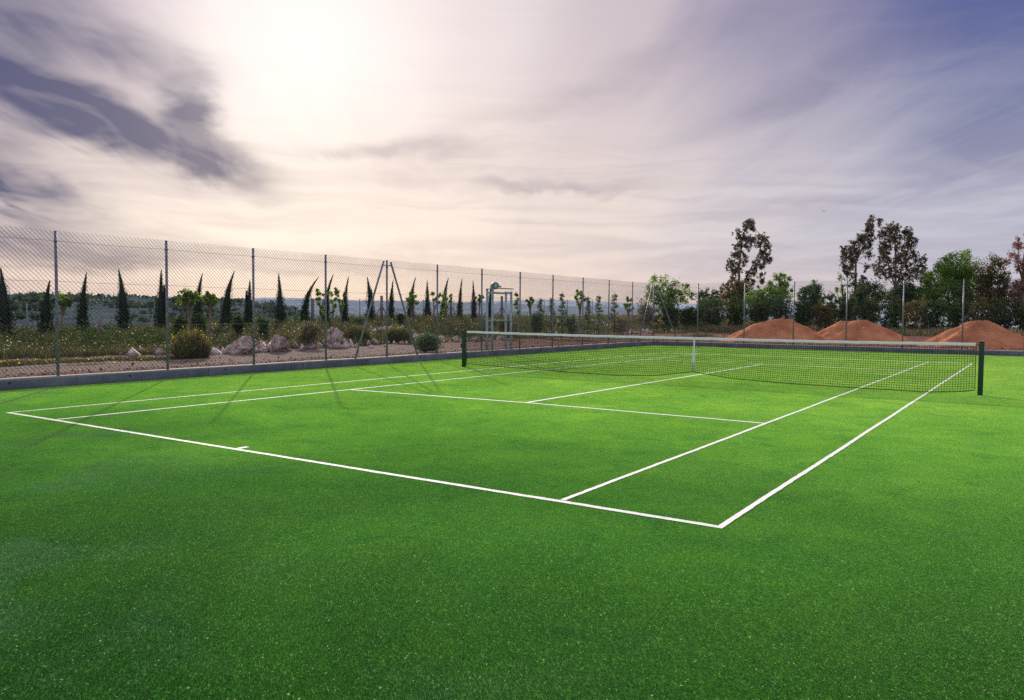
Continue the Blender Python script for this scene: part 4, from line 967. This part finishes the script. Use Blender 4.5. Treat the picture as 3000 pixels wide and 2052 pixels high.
# streaked high cloud: noise on a cloud plane, drawn out along the wind that blows from azimuth -39
iz = n.m('DIVIDE', 1., n.m('ADD', n.m('MAXIMUM', X[2], 0.), .10))
wa = R(-39.); ca, sa = math.cos(wa), math.sin(wa)
pl = n.m('MULTIPLY', n.m('ADD', n.m('MULTIPLY', X[0], sa), n.m('MULTIPLY', X[1], ca)), iz)
pa = n.m('MULTIPLY', n.m('SUBTRACT', n.m('MULTIPLY', X[0], ca), n.m('MULTIPLY', X[1], sa)), iz)
st1 = n.noise(n.comb(n.m('MULTIPLY', pl, .16), pa, 0), 1.5, 5, .55, .5)
st2 = n.noise(n.comb(n.m('MULTIPLY', pl, .35), n.m('MULTIPLY', pa, 1.3), 3.3), 2.1, 5, .6, .9)
warp = n.noise(n.comb(n.m('MULTIPLY', az, .07), n.m('MULTIPLY', el, .22), 0), 1.6, 4, .55, .3)
warp2 = n.noise(n.comb(n.m('MULTIPLY', az, .07), n.m('MULTIPLY', el, .2), 7.), 1.3, 4, .55, .3)
# base colour of the veil: low band and high band by azimuth
S = lambda *c: srgb(*c)
f = n.m('DIVIDE', n.m('ADD', az, 80.), 100.)                       # -80..20 -> 0..1
f = n.m('ADD', f, n.m('MULTIPLY', n.m('SUBTRACT', st1, .5), .16))
low = n.ramp(f, [(0., S(205, 185, 190)), (.13, S(226, 208, 202)), (.27, S(246, 232, 220)), (.40, S(243, 225, 214)), (.5, S(232, 214, 208)), (.62, S(212, 202, 208)), (.75, S(192, 190, 206)), (.85, S(178, 182, 204)), (1., S(150, 158, 190))], True)
high = n.ramp(f, [(0., S(120, 118, 150)), (.12, S(160, 148, 168)), (.20, S(205, 190, 200)), (.27, S(246, 234, 235)), (.34, S(246, 234, 234)), (.42, S(234, 220, 221)), (.54, S(206, 191, 198)), (.64, S(152, 144, 172)), (.75, S(80, 92, 150)), (1., S(44, 68, 134))], True)
e1 = n.m('ADD', el, n.m('MULTIPLY', n.m('SUBTRACT', st2, .5), 7.))
base = n.mix(n.mrange(e1, 6., 20.), low, high)
hz = n.mix(n.mrange(el, 5.5, .5, 0, .75), base, n.ramp(f, [(0, S(214, 190, 188)), (.3, S(244, 220, 206)), (.5, S(235, 210, 200)), (.7, S(205, 194, 202)), (1, S(170, 172, 195))]))
bands = n.noise(n.comb(n.m('MULTIPLY', az, .035), n.m('MULTIPLY', n.m('ADD', el, n.m('MULTIPLY', warp2, 2.)), .42), 1.5), 1.7, 5, .6, .4)
hz = n.mix(n.m('MULTIPLY', n.mrange(bands, .42, .66), n.mrange(el, 18, 7, .1, .5)), hz, n.ramp(f, [(0, S(172, 158, 172)), (.35, S(214, 196, 194)), (.6, S(186, 176, 188)), (1, S(140, 150, 188))]))
hz = n.mix(n.m('MULTIPLY', n.mrange(bands, .5, .3), n.mrange(el, 14, 6, 0., .35)), hz, n.ramp(f, [(0, S(244, 226, 214)), (.5, S(244, 232, 222)), (1, S(196, 198, 216))]))
# glow of the veiled sun
ang = n.m('ARCCOSINE', n.vm('DOT_PRODUCT', D_, tuple(sd)))
ang = n.m('ADD', n.m('MULTIPLY', ang, 57.3), n.m('MULTIPLY', n.m('SUBTRACT', st1, .5), 9.))
g1 = n.m('EXPONENT', n.m('MULTIPLY', n.m('POWER', n.m('DIVIDE', n.m('MAXIMUM', ang, 0.), 5.2), 2.), -1.))
g2 = n.m('EXPONENT', n.m('MULTIPLY', n.m('DIVIDE', n.m('MAXIMUM', ang, 0.), 14.), -1.))
c = n.mix(n.m('MULTIPLY', g2, .16), hz, (1., .93, .91, 1))
# darker cloud banks: azimuth, elevation, half length, half height, slope (deg down per deg right), strength
banks = [(-64.5, 13.2, 7.0, 1.5, -.28, .95), (-60.0, 11.6, 6.0, 1.25, -.27, .95), (-55.9, 10.4, 3.4, .9, -.22, 1.0), (-55.2, 12.9, 1.7, 1.5, -.75, .9), (-66.5, 7.6, 3.6, 1.0, -.24, 1.0), (-66.5, 17.8, 6.0, 1.6, -.10, .65), (-62.0, 16.2, 6.0, .8, -.08, .38), (-69, 11.0, 4, 1.8, 0, .5),
         (-60.5, 10.2, 6.5, .6, -.22, .45), (-66.5, 4.9, 3.6, .7, -.05, .55), (-61.5, 3.5, 5.5, .75, .02, .48), (-56.5, 5.0, 6, .4, -.06, .18), (-42., 11.4, 5.2, .5, .02, .45), (-38, 10.2, 7., .5, .05, .15), (-32.8, 9.0, 3.0, .38, .02, .42), (-27.2, 8.8, 3.0, .30, .0, .30), (-12., 7.7, 5., .35, .12, .18), (-46, 3.4, 8, .35, -.03, .16), (-33.6, 14, 8, .7, .25, .12), (-24, 17.6, 8, .8, .33, .18), (-12, 15.6, 8, .9, .30, .30), (-3, 11.2, 4, 2.4, .2, .40)]
tot = None
wa_ = n.m('MULTIPLY', n.m('SUBTRACT', warp, .5), 6.); we_ = n.m('MULTIPLY', n.m('SUBTRACT', warp2, .5), 3.6)
A_ = n.m('ADD', az, wa_); E_ = n.m('ADD', el, n.m('ADD', we_, n.m('MULTIPLY', n.m('SUBTRACT', st2, .5), 2.6)))
for (a0, e0, hl, hh, sl, s_) in banks:
    da = n.m('SUBTRACT', A_, a0); de = n.m('SUBTRACT', n.m('SUBTRACT', E_, e0), n.m('MULTIPLY', da, sl))
    q = n.m('ADD', n.m('POWER', n.m('DIVIDE', n.m('ABSOLUTE', da), hl), 2.), n.m('POWER', n.m('DIVIDE', n.m('ABSOLUTE', de), hh*1.22), 2.))
    q = n.m('MULTIPLY', n.m('EXPONENT', n.m('MULTIPLY', n.m('POWER', q, 1.35), -.62)), s_)
    tot = q if tot is None else n.m('SUBTRACT', n.m('ADD', tot, q), n.m('MULTIPLY', tot, q))
tot = n.m('MULTIPLY', tot, n.mrange(st2, .3, .6, .72, 1.12))
brk = n.noise(n.comb(n.m('MULTIPLY', az, .22), n.m('MULTIPLY', n.m('ADD', el, n.m('MULTIPLY', az, .25)), .62), 9.), .85, 2.6, .5, .45)
tot = n.m('MULTIPLY', tot, n.mrange(brk, .34, .60, .82, 1.18))
tot = n.m('ADD', tot, n.m('MULTIPLY', n.mrange(st1, .52, .72), n.mrange(az, -40, -10, .05, .12)))
dark = n.ramp(f, [(0, S(60, 66, 114)), (.3, S(70, 70, 112)), (.45, S(150, 136, 150)), (.7, S(110, 108, 148)), (1, S(58, 78, 136))])
tot = n.m('MULTIPLY', tot, n.m('SUBTRACT', 1., n.m('MULTIPLY', g1, .85)), clamp=True)
c = n.mix(tot, c, dark)
c = n.mix(g1, c, (1.0, .93, .91, 1))
# overhead and behind the viewer, out of view, the veil is brightened as added fill
c = n.mix(n.mrange(el, 25, 42), c, (.82, .81, .85, 1))
bk = n.vm('DOT_PRODUCT', D_, (-math.sin(-.59), -math.cos(-.59), .25))
c = n.mix(n.mrange(bk, -.25, .35), c, (.62, .63, .72, 1))
c = n.mix(.93, skyc, c)
c = n.mix(n.mrange(el, -.5, -3.), c, (.16, .15, .15, 1))
bg = N.new('ShaderNodeBackground'); n.set(bg.inputs[0], c); bg.inputs[1].default_value = 1.0
wo = N.new('ShaderNodeOutputWorld'); n.L.new(bg.outputs[0], wo.inputs[0])
w.cycles.sampling_method = 'MANUAL'; w.cycles.sample_map_resolution = 512

sc.view_settings.view_transform = 'Standard'; sc.view_settings.look = 'None'; sc.view_settings.exposure = 0; sc.view_settings.gamma = 1
sc.render.engine = 'CYCLES'
sc.cycles.max_bounces = 6; sc.cycles.diffuse_bounces = 3; sc.cycles.glossy_bounces = 2; sc.cycles.transmission_bounces = 3; sc.cycles.transparent_max_bounces = 4
sc.cycles.caustics_reflective = False; sc.cycles.caustics_refractive = False
sc.cycles.use_denoising = False
sc.cycles.sample_clamp_direct = 4.; sc.cycles.sample_clamp_indirect = 4.
